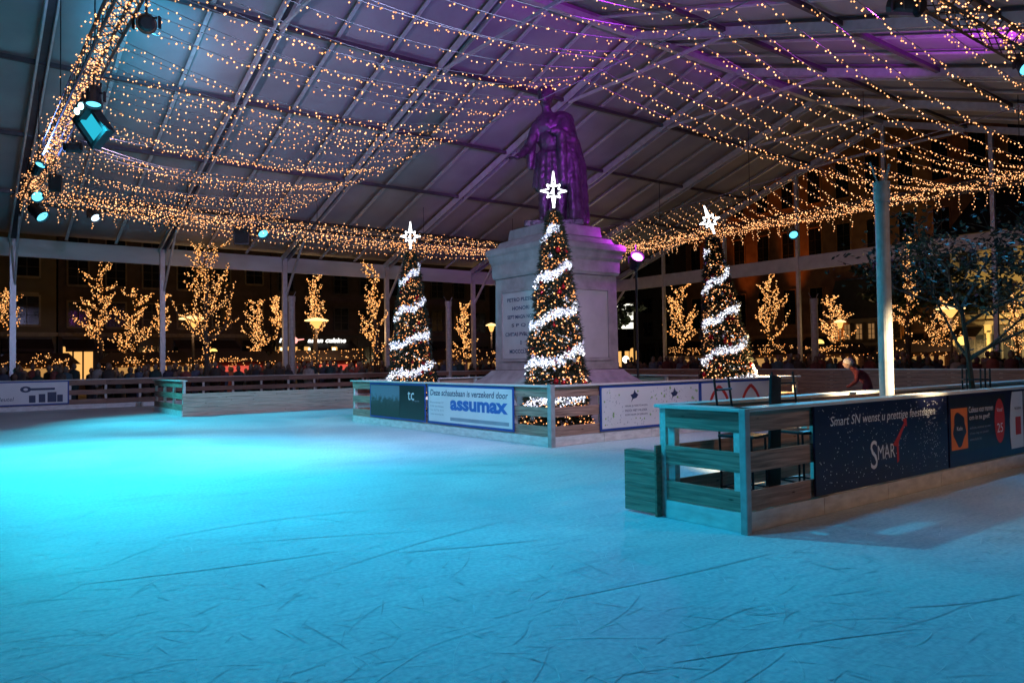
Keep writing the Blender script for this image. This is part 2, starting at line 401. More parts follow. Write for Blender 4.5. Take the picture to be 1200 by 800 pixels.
for i in range(I0, I1 + 1):
    t = i * BAY
    for side in (0, 1):
        sa, sb = (0.0, SP) if side == 0 else (2 * SP, SP)
        p = Vector((t, -sa, HE)); q = Vector((t, -sb, HR))
        m = MB()
        for dx in (-0.13, 0.13): m.beam(p + Vector((dx, 0, -0.10)), q + Vector((dx, 0, -0.10)), 0.055, 0.24)
        m.build('rafter', ALU, tent)
        w_ = MB(); w_.beam(p + Vector((0, 0, -0.02)), q + Vector((0, 0, -0.02)), 0.2, 0.1); w_.build('rafter_web', PURL, tent)
        # post and knee brace
        yy = -sa; m = MB(); m.box(t - 0.1, t + 0.1, yy - 0.09, yy + 0.09, -0.12, HE - 0.05); m.box(t - .22, t + .22, yy - .2, yy + .2, -0.12, -0.09)
        m.build('post', ALU, tent)
        d = -1 if side == 0 else 1
        m = MB(); sb2 = sa + (2.2 if side == 0 else -2.2)
        m.beam((t + .06, yy, 4.7), (t + .06, -sb2, roofz(sb2) - 0.2), 0.07, 0.11); m.build('knee_brace', ALU, tent)
    m = MB(); m.beam((t, -(SP - 3.4), roofz(SP - 3.4) - .2), (t, -(SP + 3.4), roofz(SP + 3.4) - .2), 0.07, 0.1); m.build('collar_tie', ALU, tent)
    if i < I1:
        for k in (1, 2):
            tt = t + BAY * k / 3
            for sa, sb in ((0, SP), (2 * SP, SP)):
                m = MB(); m.beam((tt, -sa, HE + .06), (tt, -sb, HR + .06), 0.10, 0.05); m.build('seam_batten', ALU, tent)
for sv in (3.5, 7.0, 10.5, 14.0, 21.06, 24.56, 28.06, 31.56):
    m = MB(); m.beam((I0 * BAY, -sv, roofz(sv) - 0.06), (I1 * BAY, -sv, roofz(sv) - 0.06), 0.12, 0.12); m.build('purlin', PURL, tent)
m = MB(); m.beam((I0 * BAY, -SP, HR - .08), (I1 * BAY, -SP, HR - .08), 0.2, 0.2); m.build('ridge_beam', ALU, tent)
for sv in (0, 2 * SP):
    m = MB()
    for i in range(I0, I1): m.box(i * BAY + .12, (i + 1) * BAY - .12, -sv - .06, -sv + .06, HB, HE - 0.02)
    m.build('gutter_beam', BEAMW, tent)
L = I1 * BAY
for k in range(1, 8):
    sv = k * SP / 4; m = MB(); m.box(L - .08, L + .08, -sv - .08, -sv + .08, -.12, roofz(sv) - .15); m.build('gable_post', ALU, tent)
m = MB()
for k in range(8): m.box(L - .06, L + .06, -(k + 1) * SP / 4 + .09, -k * SP / 4 - .09, HB, HE - .02)
m.build('gable_beam', BEAMW, tent)

# ------------------------------------------------------------------ lighting truss ring
HT = 7.0
T0, T1, S0, S1 = 0.0, 24.5, 5.8, 29.3
def truss(label, t0, s0, t1, s1):
    tr = thing('lighting_truss', label, 'truss', W(t0, s0, HT), ANG, 'dark trusses hung round the rink')
    p = Vector((0, 0, 0)); q = Vector((t1 - t0, -(s1 - s0), 0)); d = (q - p).normalized(); nrm = Vector((-d.y, d.x, 0))
    ln = (q - p).length; m = MB(); h = 0.16
    cs = [nrm * a * h + Vector((0, 0, b * h)) for a, b in ((1, 1), (1, -1), (-1, -1), (-1, 1))]
    for c in cs: m.tube(p + c, q + c, 0.026, n=6)
    m.build('chords', DARKM, tr)
    m = MB(); n = int(ln / 0.4)
    for i in range(n):
        for j in range(4):
            a = cs[j]; b = cs[(j + 1) % 4]
            m.tube(p + d * (ln * i / n) + a, p + d * (ln * (i + 1) / n) + b, 0.011, n=4, caps=False)
    m.build('lacing', DARKM, tr)
    k = 0
    while k < ln:
        pt = p + d * k; wp = Vector((t0, -s0, 0)) + pt
        m = MB(); m.tube(pt + Vector((0, 0, h)), pt + Vector((0, 0, roofz(-wp.y) - HT - .05)), 0.012, n=5); m.build('hanger', DARKM, tr)
        k += 4.9
    return tr
truss('dark lattice truss running away up the left side of the rink', T0, S1, T0, S0)
truss('long dark lattice truss above the far barrier behind the left tree', T0, S0, T1, S0)
truss('dark lattice truss across the right behind the tall steel pole', T1, S0, T1, S1)
truss('near dark lattice truss cutting the top right corner', T0, S1, T1, S1)

# ------------------------------------------------------------------ fairy light canopy
rb = random.Random(3)
def catenary(a, b, sag, n):
    return [a.lerp(b, i / n) + Vector((0, 0, -sag * 4 * (i / n) * (1 - i / n))) for i in range(n + 1)]
def bulbs_along(mb, pts, step, r, drop=0.09, rnd=rb):
    acc = 0.0
    for a, b in zip(pts[:-1], pts[1:]):
        d = (b - a).length; u = step - acc
        while u <= d:
            p = a.lerp(b, u / d)
            mb.octa((p.x + rnd.uniform(-.05, .05), p.y + rnd.uniform(-.05, .05), p.z - rnd.uniform(0.01, drop)), r * rnd.uniform(.75, 1.2), r * rnd.uniform(1, 1.4))
            u += step * rnd.uniform(.7, 1.3)
        acc = max(0, d - (u - step))
def light_string(label, group, a, b, sag, step=0.17, r=0.017):
    o = thing('light_string', label, 'string lights', a, 0, group)
    pts = [p - a for p in catenary(a, b, sag, 18)]
    w_ = MB(); w_.path(pts, 0.006, 4); w_.build('wire', WIRE, o)
    m = MB(); bulbs_along(m, pts, step, r); tag(m.build('bulbs', BULB, o), kind='stuff')
    return o
TC = 7.8
ORD = 'first second third fourth fifth sixth seventh eighth ninth tenth eleventh twelfth thirteenth fourteenth fifteenth sixteenth seventeenth eighteenth nineteenth twentieth'.split()
TENS = {20: 'twenty', 30: 'thirty', 40: 'forty'}
def nth(i):
    if i <= 20: return ORD[i - 1]
    if i % 10 == 0: return TENS[i][:-1] + 'ieth'
    return TENS[i // 10 * 10] + '-' + ORD[i % 10 - 1]
cnt = 0
s = 6.6
while s < 23.4:
    cnt += 1
    light_string('string of warm bulbs left of the statue, %s from the far truss' % nth(cnt), 'light strings over the left of the rink',
                 W(T0, s + rb.uniform(-.1, .1), HT), W(TC, s + rb.uniform(-.25, .25), HT + rb.uniform(-.05, .1)), rb.uniform(.2, .65), .12, .0155)
    s += 0.43
s = 6.0; cnt = 0
while s < 9.2:
    cnt += 1
    light_string('long string of warm bulbs, %s in front of the far truss' % nth(cnt), 'long light strings by the far truss',
                 W(T0, s, HT), W(T1, s + rb.uniform(-.4, .4), HT), rb.uniform(.5, .9), .19, 0.022)
    s += 0.32
s = 23.6; cnt = 0
while s < 29.2:
    cnt += 1
    light_string('string of warm bulbs high above the near ice, %s out from the statue head' % nth(cnt), 'light strings above the near half',
                 W(T0, s, HT), W(TC, s, HT + .1), rb.uniform(.3, .55), .115, .0125)
    light_string('string of warm bulbs sagging to the right truss, %s out from the statue head' % nth(cnt), 'light strings over the right of the rink',
                 W(TC, s, HT + .1), W(T1, s - rb.uniform(0.0, .6), HT + rb.uniform(-.2, .1)), rb.uniform(.55, .9), .115, .0155)
    s += 0.50
s = 9.6; cnt = 0
while s < 23.4:
    tc2 = 20.6 - 2.3 * (s - 9.6) / 13.8
    cnt += 1
    light_string('short drooping string of bulbs at the right truss, %s from its far end' % nth(cnt), 'short light strings at the right truss',
                 W(tc2, s, HT + .15), W(T1, s, HT - .05), rb.uniform(.4, .7), .125, .0175)
    s += 0.5
def cable(label, a, b, sag=0.25):
    m = MB(); m.path([p - a for p in catenary(a, b, sag, 20)], 0.012, 5)
    tag(m.build('support_cable', WIRE, loc=a), label, 'cable')
cable('taut cross cable the light strings end on left of the statue', W(TC, S0, HT), W(TC, S1, HT + .1), .1)
cable('thin cross cable carrying the short light strings by the right truss', W(20.8, S0, HT + .1), W(17.2, S1, HT + .2), .1)
def garland(label, a, b, per_m, drop, r=0.022):
    o = thing('icicle_garland', label, 'string lights', a, 0, 'icicle garlands on the trusses')
    ln = (b - a).length; m = MB(); w_ = MB(); d = (b - a) / ln; side = Vector((-d.y, d.x, 0))
    for i in range(int(ln * per_m)):
        k = rb.uniform(0, ln)
        p = d * k + side * rb.gauss(0, .14) + Vector((0, 0, rb.gauss(0.0, .12)))
        m.octa(p, r * rb.uniform(.7, 1.2))
    k = 0.0
    while k < ln:
        hh = rb.uniform(.15, drop); n = max(2, int(hh / .085)); p0 = d * k + side * rb.uniform(-.2, .2)
        for j in range(n):
            m.octa(p0 + Vector((rb.uniform(-.05, .05), rb.uniform(-.05, .05), -.1 - j * .085)), r * rb.uniform(.7, 1.1))
        w_.tube(p0, p0 + Vector((0, 0, -.1 - n * .085)), .004, n=3, caps=False)
        k += rb.uniform(.12, .5)
    w_.build('wires', WIRE, o); tag(m.build('bulbs', BULB, o), kind='stuff')
garland('thick icicle garland of bulbs on the left truss', W(T0, S1, HT), W(T0, S0, HT), 95, .5, .017)
garland('icicle garland of bulbs dripping from the far truss', W(T0, S0, HT), W(T1, S0, HT), 34, .8, .022)
garland('icicle garland of bulbs along the right truss behind the steel pole', W(T1, S0, HT), W(T1, S1, HT), 55, .8, .022)
garland('dense icicle garland of bulbs in the top right corner', W(8.5, S1 + .15, HT - .05), W(T1, S1, HT), 45, .6, .018)

# ------------------------------------------------------------------ rink barriers
def barrier(label, loc, rz, length, bay=1.2, solid=False, height=1.1, cap=True, posts_in=True, group='wooden rink barriers', wood=WOOD, skipcap=None):
    o = thing('rink_barrier', label, 'barrier', loc, rz, group)
    k = height / 1.1
    n = max(1, round(length / bay)); step = length / n
    if solid:
        nb = max(2, round((height - .02) / .14)); hh = height / nb
        for j in range(nb):
            m = MB(); m.box(0, length, 0, .03, j * hh + .004, (j + 1) * hh - .004); m.build('plank', wood, o)
    else:
        for z0, z1 in ((.18, .36), (.525, .705), (.88, 1.068)):
            m = MB()
            for i in range(0, n, 2):
                x1 = min(length, (i + 2) * step); m.box(i * step + (.003 if i else 0), x1, 0, .028, z0 * k, z1 * k)
            m.build('plank', wood, o, bevel=.004)
        m = MB()
        for i in range(n): m.box(i * step + .004, (i + 1) * step - .004, -.015, .03, 0.004, .172 * k)
        m.build('kick_plate', KICK, o)
    if posts_in:
        for i in range(n + 1):
            x = min(max(i * step, .045), length - .045)
            m = MB(); m.box(x - .04, x + .04, .032, .105, 0.0, height - .035); m.build('post', CAP, o)
    if cap:
        m = MB(); m.box(-.03, length + .03, -.06, .15, height - .03, height + .002); m.build('cap_rail', CAP, o, bevel=.006)
    return o
ROT_T = ANG               # board faces +s (towards the camera), reads left to right along t
ROT_S = ANG - R(90)       # board faces -t, reads along growing s
ROT_B = ANG + R(180)
# near island (t 3.55 .. 16, s 29.4 .. 30.3)
barrier('nearest barrier with the navy banners on it, wooden planks open at its left end', W(3.55, 30.3), ROT_T, 12.6)
barrier('short cyan lit end barrier at the left of the nearest island', W(3.55, 29.4), ROT_S, .9, bay=.9)
barrier('back barrier of the nearest island behind the lit pole', W(3.58, 29.4), ROT_T, 12.6)
m = MB(); m.box(-.035, .035, -.035, .035, 0, 1.1)
tag(m.build('corner_post', STEEL, loc=W(3.52, 30.34), rz=ANG, bevel=.006), 'square steel corner post of the nearest barrier', 'post')
# island round the statue
barrier('left barrier of the statue island carrying the lettered white banner', W(6.6, 15.8), ROT_S, 8.2)
barrier('right barrier of the statue island with leaf patterned banner', W(6.6, 24.0), ROT_T, 7.8)
barrier('far right side barrier of the statue island lit orange', W(14.4, 24.0), ROT_S + R(180), 8.2, bay=1.4)
barrier('rear barrier of the statue island behind the plinth', W(14.4, 15.8), ROT_B, 7.8, bay=1.4)
m = MB(); m.box(-.05, .05, -.05, .05, 0, 1.12)
tag(m.build('corner_post', STEEL, loc=W(6.56, 24.06), rz=ANG, bevel=.006), 'square steel corner post in front of the centre tree', 'post')
# outer barriers
barrier('far barrier along the left of the marquee below the white banner', W(-9.0, 2.3), ROT_T, 33.1, bay=1.2, wood=WOODD)
barrier('right hand far barrier of solid boards before the crowd', W(24.1, 2.3), ROT_S, 38, bay=1.4, solid=True, wood=WOODD)
m = MB()
# low plank ramp wall in front of the far left barrier
barrier('low solid plank wall standing on the ice in front of the far barrier', W(3.72, 10.0), ROT_T, 5.6, solid=True, height=.7, cap=False, wood=PALEW)
o = barrier('open end barrier of the low plank wall, lit cyan', W(3.7, 6.2), ROT_S, 3.8, bay=1.2)
# plank gate leaning against the near island
o = thing('plank_door', 'low plank door standing open at the left end of the nearest barrier', 'door', W(3.5, 28.88), ROT_S)
for j in range(5):
    m = MB(); m.box(0, .43, 0, .028, .02 + j * .122, .138 + j * .122); m.build('plank', WOOD, o, bevel=.003)
m = MB(); m.box(.432, .455, -.02, .06, .0, .70); m.build('side_board', WOODD, o)
m = MB(); m.box(0, .43, .03, .13, .605, .63); m.build('top_board', WOOD, o)

# ------------------------------------------------------------------ banners
def banner(label, loc, rz, w, z0, z1, face, frame=BLUEF, fr=.04):
    o = thing('banner', label, 'banner', loc, rz)
    m = MB(); m.box(0, w, -.016, 0, z0, z1); m.build('backing', frame, o)
    m = MB(); m.box(fr, w - fr, -.020, -.016, z0 + fr, z1 - fr); m.build('panel', face, o)
    return o
OFF = .024
# statue island left face
b1 = banner('dark banner with a small town photograph at the left of the statue island', W(6.6 - OFF, 16.9), ROT_S, 2.75, .2, 1.06, BLACKB)
m = MB(); m.box(.06, 1.55, -.024, -.021, .27, 1.0)
def picture_mat():
    m_, nt, b = base_mat('town photograph', (.1, .12, .12), .4)
    tc = nt.nodes.new('ShaderNodeTexCoord'); sx = nt.nodes.new('ShaderNodeSeparateXYZ'); nt.links.new(tc.outputs['Object'], sx.inputs[0])
    n = nt.nodes.new('ShaderNodeTexVoronoi'); n.inputs['Scale'].default_value = 11; n.distance = 'CHEBYCHEV'
    nt.links.new(tc.outputs['Object'], n.inputs['Vector'])
    ad = nt.nodes.new('ShaderNodeMath'); ad.operation = 'MULTIPLY_ADD'; ad.inputs[1].default_value = .16
    nt.links.new(n.outputs['Color'], ad.inputs[0]); nt.links.new(sx.outputs['Z'], ad.inputs[2])
    r = nt.nodes.new('ShaderNodeValToRGB'); e = r.color_ramp.elements
    e[0].position = .42; e[0].color = (.02, .03, .02, 1); e[1].position = .84; e[1].color = (.16, .22, .28, 1)
    x = e.new(.56); x.color = (.03, .035, .03, 1); x = e.new(.72); x.color = (.05, .06, .06, 1); x = e.new(.76); x.color = (.11, .15, .19, 1)
    nt.links.new(ad.outputs[0], r.inputs['Fac']); nt.links.new(r.outputs['Color'], b.inputs['Base Color'])
    return m_
m.build('photograph', picture_mat(), b1)
text_mesh('lettering', 'tc', 1.95, .68, .3, .2, WHITEINK, b1, -.0215)
text_mesh('small_lettering', 'projects', 2.18, .64, .3, .05, GREYINK, b1, -.0215)
b2 = banner('white banner with big blue lettering left of the centre tree', W(6.6 - OFF, 19.75), ROT_S, 3.2, .2, 1.06, WHITEB, fr=.05)
text_mesh('heading', 'Deze schaatsbaan is verzekerd door', .13, .82, 2.9, .13, INK, b2, -.0215, .15, .012)
text_mesh('lettering', 'assumax', .95, .52, 2.07, .22, BLUEINK, b2, -.0215, 0, .045)
for j in range(4): text_mesh('address_line', ('Plezantstraat 27', '9100 Sint-Niklaas', 'Tel. 03/776 10 11', 'www.assumax.be')[j], .13, .65 - j * .085, .55, .04, GREYINK, b2, -.0215)
m = MB(); m.box(.95, 3.05, -.0225, -.0205, .30, .37); m.build('stripe', GREYINK, b2)
# right face
b3 = banner('white banner scattered with green leaves right of the centre tree', W(7.78, 24.0 + OFF), ROT_T, 2.9, .2, 1.06, WHITEB, fr=.045)
rl = random.Random(5); m = MB(); m2 = MB()
for i in range(46):
    x = rl.uniform(.1, 2.8); z = rl.uniform(.28, .98)
    if .6 < x < 1.35 and .42 < z < .9: continue
    r = rl.uniform(.02, .045); a0 = rl.uniform(0, 6)
    m.poly([(x + math.cos(a0 + k * math.pi / 5) * (r if k % 2 else r * .35), z + math.sin(a0 + k * math.pi / 5) * (r if k % 2 else r * .35)) for k in range(10)], .002, -.022)
for i in range(170):
    x = rl.uniform(.1, 2.8); z = rl.uniform(.28, .98)
    if .6 < x < 1.35 and .42 < z < .9: continue
    a0 = rl.uniform(0, 3); r = rl.uniform(.012, .03)
    m2.poly([(x - math.cos(a0) * r, z - math.sin(a0) * r), (x + .006, z - .006), (x + math.cos(a0) * r, z + math.sin(a0) * r), (x - .006, z + .006)], .002, -.0215)
m.build('leaf_print', GREENINK, b3); m2.build('twig_print', GREYINK, b3)
for xo in (.83, 2.0):
    m = MB(); m.poly([(xo, .72), (xo + .05, .78), (xo + .15, .80), (xo + .20, .86), (xo + .13, .90), (xo + .10, .96), (xo + .06, .88), (xo - .02, .86), (xo + .03, .80)], .002, -.022); m.build('emblem', INK, b3)
for j in range(3): text_mesh('small_lettering', ('MAAK JE FEESTDAGEN', 'MOOI MET MUZIEK', 'KOM NAAR DE IJSBAAN')[j], .66, .62 - j * .085, .62, .045, INK, b3, -.022)
b4 = banner('white banner with two red pointed arches behind the dark chair frames', W(10.7, 24.0 + OFF), ROT_T, 2.6, .2, 1.06, WHITEB, fr=.04)
for xo in (.62, 1.75):
    m = MB(); pts = []
    for sgn in (-1, 1):
        for k in range(9):
            a = k / 8; x = sgn * .34 * (1 - a ** 2.8) ** .9 if a < 1 else 0; z = .32 + .62 * a
            pts.append((xo + x, z))
    Lp = pts[:9]; Rp = pts[9:]
    path = Lp + Rp[::-1][1:]
    for a, b in zip(path[:-1], path[1:]): m.beam((a[0], -.023, a[1]), (b[0], -.023, b[1]), .004, .075, (0, 0, 1) if abs(a[0] - b[0]) > .02 else (1, 0, 0))
    m.build('arch_emblem', REDINK, b4)
    m = MB(); m.box(xo - .2, xo + .2, -.0225, -.0205, .52, .57); m.build('stripe', INK, b4)
# near island navy banner
b5 = banner('navy banner wishing happy holidays in white script on the nearest barrier', W(4.62, 30.3 + OFF), ROT_T, 2.84, .2, 1.075, NAVY, NAVY, .003)
text_mesh('lettering', 'Smart SN wenst u prettige feestdagen', .28, .83, 2.25, .125, WHITEINK, b5, -.0215, .2)
text_mesh('logo_capital', 'S', 1.04, .36, .14, .30, WHITEINK, b5, -.0215)
text_mesh('logo_lettering', 'MAR', 1.19, .45, .37, .15, WHITEINK, b5, -.0215)
m = MB(); m.poly([(1.60, .38), (1.64, .40), (1.64, .60), (1.72, .70), (1.80, .78), (1.84, .76), (1.83, .86), (1.74, .84), (1.78, .81), (1.69, .73), (1.58, .63), (1.51, .58), (1.60, .56)], .002, -.0225); m.build('logo_swoosh', REDINK, b5)
m = MB(); rq = random.Random(11)
for i in range(420):
    x = rq.uniform(.05, 2.8); z = rq.uniform(.24, 1.03)
    if rq.random() < .3: x = 2.4 + rq.gauss(0, .16); z = .35 + .68 * rq.random() ** .8
    if not (.04 < x < 2.8): continue
    r = rq.uniform(.0025, .008); m.poly([(x - r, z), (x, z - r), (x + r, z), (x, z + r)], .001, -.0212)
m.build('star_print', WHITEINK, b5)
b6 = banner('navy and black banner with an orange square and red oval on the nearest barrier', W(7.5, 30.3 + OFF), ROT_T, 5.2, .2, 1.075, NAVY, NAVY, .003)
m = MB(); m.box(.03, 1.66, -.022, -.0205, .36, 1.03); m.build('black_panel', BLACKB, b6)
m = MB(); m.box(.05, .50, -.024, -.0225, .40, .90); m.build('orange_square', ORANGEINK, b6)
m = MB(); m.poly([(.275 + math.cos(k * math.pi / 12) * .17 * (1 + .14 * math.sin(k * 5)), .65 + math.sin(k * math.pi / 12) * .2 * (1 + .14 * math.cos(k * 7))) for k in range(24)], .001, -.0255); m.build('black_splash', BLACKB, b6)
text_mesh('splash_lettering', 'Kado', .2, .63, .15, .05, WHITEINK, b6, -.0262)
text_mesh('heading', 'Cadeaus voor mannen', .55, .83, .72, .075, WHITEINK, b6, -.0232)
text_mesh('subheading', 'om in te geef!', .56, .72, .60, .08, WHITEINK, b6, -.0232)
for j in range(3): text_mesh('small_lettering', ('wellness, avontuur en eten', 'of een dag vol plezier', 'www.kado.be')[j], .56, .62 - j * .07, (.62, .56, .34)[j], .035, GREYINK, b6, -.0232)
m = MB(); m.poly([(1.47 + math.cos(k * math.pi / 14) * .16, .68 + math.sin(k * math.pi / 14) * .29) for k in range(28)], .001, -.0245); m.build('red_oval', REDINK, b6)
text_mesh('oval_heading', 'Vanaf', 1.38, .80, .18, .05, WHITEINK, b6, -.0262); text_mesh('oval_number', '25', 1.38, .53, .18, .12, WHITEINK, b6, -.0262)
m = MB(); m.poly([(1.84, .28), (2.26, .28), (2.26, 1.04), (1.90, 1.04), (1.84, .86), (1.81, .66), (1.81, .46)], .001, -.0222); m.build('white_panel', WHITEB, b6)
m = MB(); m.box(1.99, 2.17, -.025, -.0235, .46, .70); m.build('red_square', REDINK, b6)
text_mesh('small_lettering', 'Het Centrum', 1.97, .80, .22, .04, INK, b6, -.0235)
m = MB(); m.box(2.30, 4.8, -.025, -.0225, .28, 1.04); m.build('white_panel', WHITEB, b6)
# far left banner
b7 = banner('white banner with a dark key emblem on the far left barrier', W(-8.8, 2.3 + OFF), ROT_T, 10.4, .2, 1.07, WHITEB, fr=.05)
text_mesh('lettering', 'De Gouden Sleutel', 7.2, .38, 1.5, .14, INK, b7, -.0225, .2)
m = MB(); m.ball((0, 0, 0), .1)
m = MB(); m.poly([(7.75, .5), (7.72, .95), (7.85, .9), (8.05, .9), (8.18, .96), (8.2, .5)], .002, -.0225); m.build('bear_shape_print', GREYINK, b7)
m = MB()
m.poly([(9.05 + math.cos(k * math.pi / 10) * .17, .78 + math.sin(k * math.pi / 10) * .11) for k in range(20)], .001, -.0225); m.box(9.2, 9.95, -.0232, -.0205, .74, .82); m.build('key_print', INK, b7)
m = MB(); m.poly([(9.05 + math.cos(k * math.pi / 10) * .07, .78 + math.sin(k * math.pi / 10) * .05) for k in range(20)], .001, -.0242); m.build('key_hole_print', WHITEB, b7)
m = MB()
for x, zz, w_ in ((9.15, .56, .2), (9.45, .6, .2), (9.72, .66, .28), (10.02, .56, .18)): m.box(x, x + w_, -.0228, -.0205, .30, zz)
m.build('letter_block_print', INK, b7)

# ------------------------------------------------------------------ monument
MT, MS = 11.0, 19.0
mon = thing('stone_pedestal', 'tall grey stone pedestal with inscribed marble plaque in the rink centre', 'pedestal', W(MT, MS), ANG)
def slab(name, prof, m_=STONE, bev=.015):      # square plan, stack of (half, z)
    mb = MB(); vs = []; n = len(prof)
    for h, z in prof: vs += [(-h, -h, z), (h, -h, z), (h, h, z), (-h, h, z)]
    fs = [(3, 2, 1, 0)] + [(4 * k + i, 4 * k + (i + 1) % 4, 4 * k + 4 + (i + 1) % 4, 4 * k + 4 + i) for k in range(n - 1) for i in range(4)]
    fs.append(tuple(4 * (n - 1) + i for i in range(4)))
    mb.raw(vs, fs); return mb.build(name, m_, mon, bevel=bev)
slab('step', [(1.95, -.1), (1.95, .35)])
slab('base', [(1.62, .352), (1.62, .95), (1.56, 1.02), (1.45, 1.1), (1.32, 1.22), (1.26, 1.30)])
slab('shaft', [(1.17, 1.302), (1.15, 3.75)])
slab('cornice', [(1.19, 3.752), (1.22, 3.84), (1.22, 4.12), (1.26, 4.2), (1.29, 4.34), (1.34, 4.40), (1.34, 4.52), (1.28, 4.58)])
slab('attic', [(1.14, 4.582), (1.06, 4.74), (.90, 4.80), (.86, 5.08)])
for nm, rz_, x, mt in (('plaque', -R(90), 0, STONEL), ('panel', 0, 0, STONEL)):
    e = MB(); fr = MB()
    e.box(-.78, .78, -1.182, -1.14, 1.62, 3.35)
    for a in ((-.86, -.785, 1.54, 3.43), (.785, .86, 1.54, 3.43)): fr.box(a[0], a[1], -1.205, -1.14, a[2], a[3])
    fr.box(-.784, .784, -1.205, -1.14, 1.54, 1.615); fr.box(-.784, .784, -1.205, -1.14, 3.355, 3.43)
    pl = e.build(nm, mt, mon, rz=rz_); fr.build('moulding', STONE, pl)
    if nm == 'plaque':
        for j, (tx, w_) in enumerate((('PETRO PLESSA', 1.15), ('HONORI', .72), ('SEPT MAGN NON', 1.15), ('S P Q S', .8), ('CIVITAS PVBL AT C', 1.35), ('D', .07), ('MDCCCLXXX', 1.0))):
            text_mesh('inscription', tx, -w_ / 2, 3.1 - j * .225, w_, .1, INK, pl, -1.186, 0, .02)

# statue: robed bronze figure, one continuous cast
def statue():
    st = thing('bronze_statue', 'dark bronze statue of a cloaked figure with one arm held out, lit purple', 'statue', W(MT, MS, 5.08), 0)
    mb = MB()
    def blob(c, r, sc=(1, 1, 1)): mb.ball(c, r, 16, 10, sc)
    def limb(p, q, r0, r1):
        mb.tube(p, q, r0, r1, 12); blob(p, r0); blob(q, r1)
    # base block the figure is cast with
    mb.box(-.78, .78, -.55, .55, 0, .16)
    # legs
    limb((-.28, -.16, .2), (-.24, -.14, 1.0), .13, .17); limb((-.24, -.14, 1.0), (-.14, -.02, 1.9), .17, .25)
    limb((.16, .02, .2), (.2, .0, 1.0), .14, .18); limb((.2, 0, 1.0), (.12, .0, 1.9), .18, .26)
    mb.ball((-.33, -.3, .22), .14, 12, 8, (.8, 1.7, .6)); mb.ball((.2, -.2, .22), .14, 12, 8, (.8, 1.6, .6))
    # torso
    blob((-.02, 0, 1.95), .38, (1, .75, .9)); blob((-.06, 0, 2.35), .36, (1.0, .75, 1.1)); blob((-.08, 0, 2.75), .40, (1.08, .72, .9))
    limb((-.12, -.02, 2.95), (-.17, -.06, 3.22), .15, .12)
    # head, slightly turned to the left
    mb.ball((-.19, -.10, 3.49), .245, 16, 12, (.82, 1.0, 1.12)); mb.ball((-.21, -.28, 3.38), .12, 12, 8, (.9, 1, 1.1))
    mb.tube((-.22, -.30, 3.50), (-.235, -.37, 3.42), .03, .05, 8); mb.ball((-.16, -.02, 3.60), .26, 14, 10, (.95, 1.05, .85))
    mb.ball((-.01, -.09, 3.45), .05, 8, 6, (.5, 1, 1.4))
    # outstretched arm (picture left): upper arm, forearm, cuff, palm and fingers
    limb((-.42, 0, 2.72), (-.62, -.10, 2.2), .17, .14); limb((-.62, -.10, 2.2), (-.88, -.42, 1.86), .14, .085)
    mb.ball((-.95, -.50, 1.80), .10, 10, 8, (1, 1.1, .55))
    for j, dz in enumerate((-.06, -.02, .02, .06)):
        d = Vector((-.13 - .02 * (j == 1), -.12 + dz * 1.2, -.05)); b = Vector((-1.0 + dz * .3, -.56 + dz * .8, 1.79))
        mb.tube(b, b + d, .026, .022, 6); mb.tube(b + d, b + d * 1.5 + Vector((0, 0, -.05)), .022, .015, 6)
    mb.tube((-.92, -.50, 1.84), (-.97, -.56, 1.95), .028, .018, 6)
    # sleeve hanging from that arm
    limb((-.60, -.05, 2.2), (-.62, -.02, 1.65), .15, .09)
    # other arm bent across the chest, holding the gathered cloak
    limb((.34, 0, 2.78), (.52, -.12, 2.3), .18, .16); limb((.52, -.12, 2.3), (.16, -.40, 2.45), .15, .10); mb.ball((.08, -.43, 2.48), .11, 10, 8, (1, .8, 1))
    for dz in (-.06, -.02, .02, .06): mb.tube((.06, -.49, 2.48 + dz), (-.06, -.50, 2.46 + dz), .025, .02, 6)
    # cloak: shoulders down to the ground on the picture's right, folds as ribs
    for k in range(15):
        a = -1.0 + 3.3 * k / 14; ca, sa = math.cos(a), math.sin(a)
        w0 = .42 + .03 * math.sin(k * 2.3); w1 = .56 + .07 * math.sin(k * 1.7 + 1)
        x0 = .06
        top = Vector((x0 + w0 * ca * .95, .08 + w0 * sa * .6, 2.92 - .12 * abs(ca))); mid = Vector((.10 + w1 * ca * 1.08, .1 + w1 * sa * .75, 1.7)); bot = Vector((.14 + w1 * ca * 1.12, .12 + w1 * sa * .85, .22))
        r = .10 + .03 * (k % 2)
        limb(top, mid, r * .9, r * 1.1); limb(mid, bot, r * 1.1, r * 1.2)
    blob((.22, .04, 2.86), .33, (1.1, .9, .8)); blob((.30, -.12, 2.55), .26, (.9, .9, 1.5)); limb((.22, -.38, 2.4), (.26, -.30, 1.2), .12, .16)
    # long tunic hem to the knee
    for k in range(14):
        a = 2 * math.pi * k / 14; limb((-.06 + .3 * math.cos(a), .24 * math.sin(a), 1.95), (-.06 + .42 * math.cos(a), .32 * math.sin(a), 1.12 + .05 * math.sin(k * 2)), .10, .075 + .03 * (k % 2))
    o = mb.build('figure', BRONZE, st, smooth=True)
    r = o.modifiers.new('cast', 'REMESH'); r.mode = 'VOXEL'; r.voxel_size = .026; r.use_smooth_shade = True
    sm = o.modifiers.new('smooth', 'SMOOTH'); sm.factor = .5; sm.iterations = 1
    tx = bpy.data.textures.new('folds', 'CLOUDS'); tx.noise_scale = .11; tx.noise_depth = 2
    d = o.modifiers.new('folds', 'DISPLACE'); d.texture = tx; d.strength = .05; d.mid_level = .5; d.texture_coords = 'LOCAL'
    st.rotation_euler = (0, 0, R(-4)); st.scale = (1.0, 1.0, 1.02)
    return st
statue()

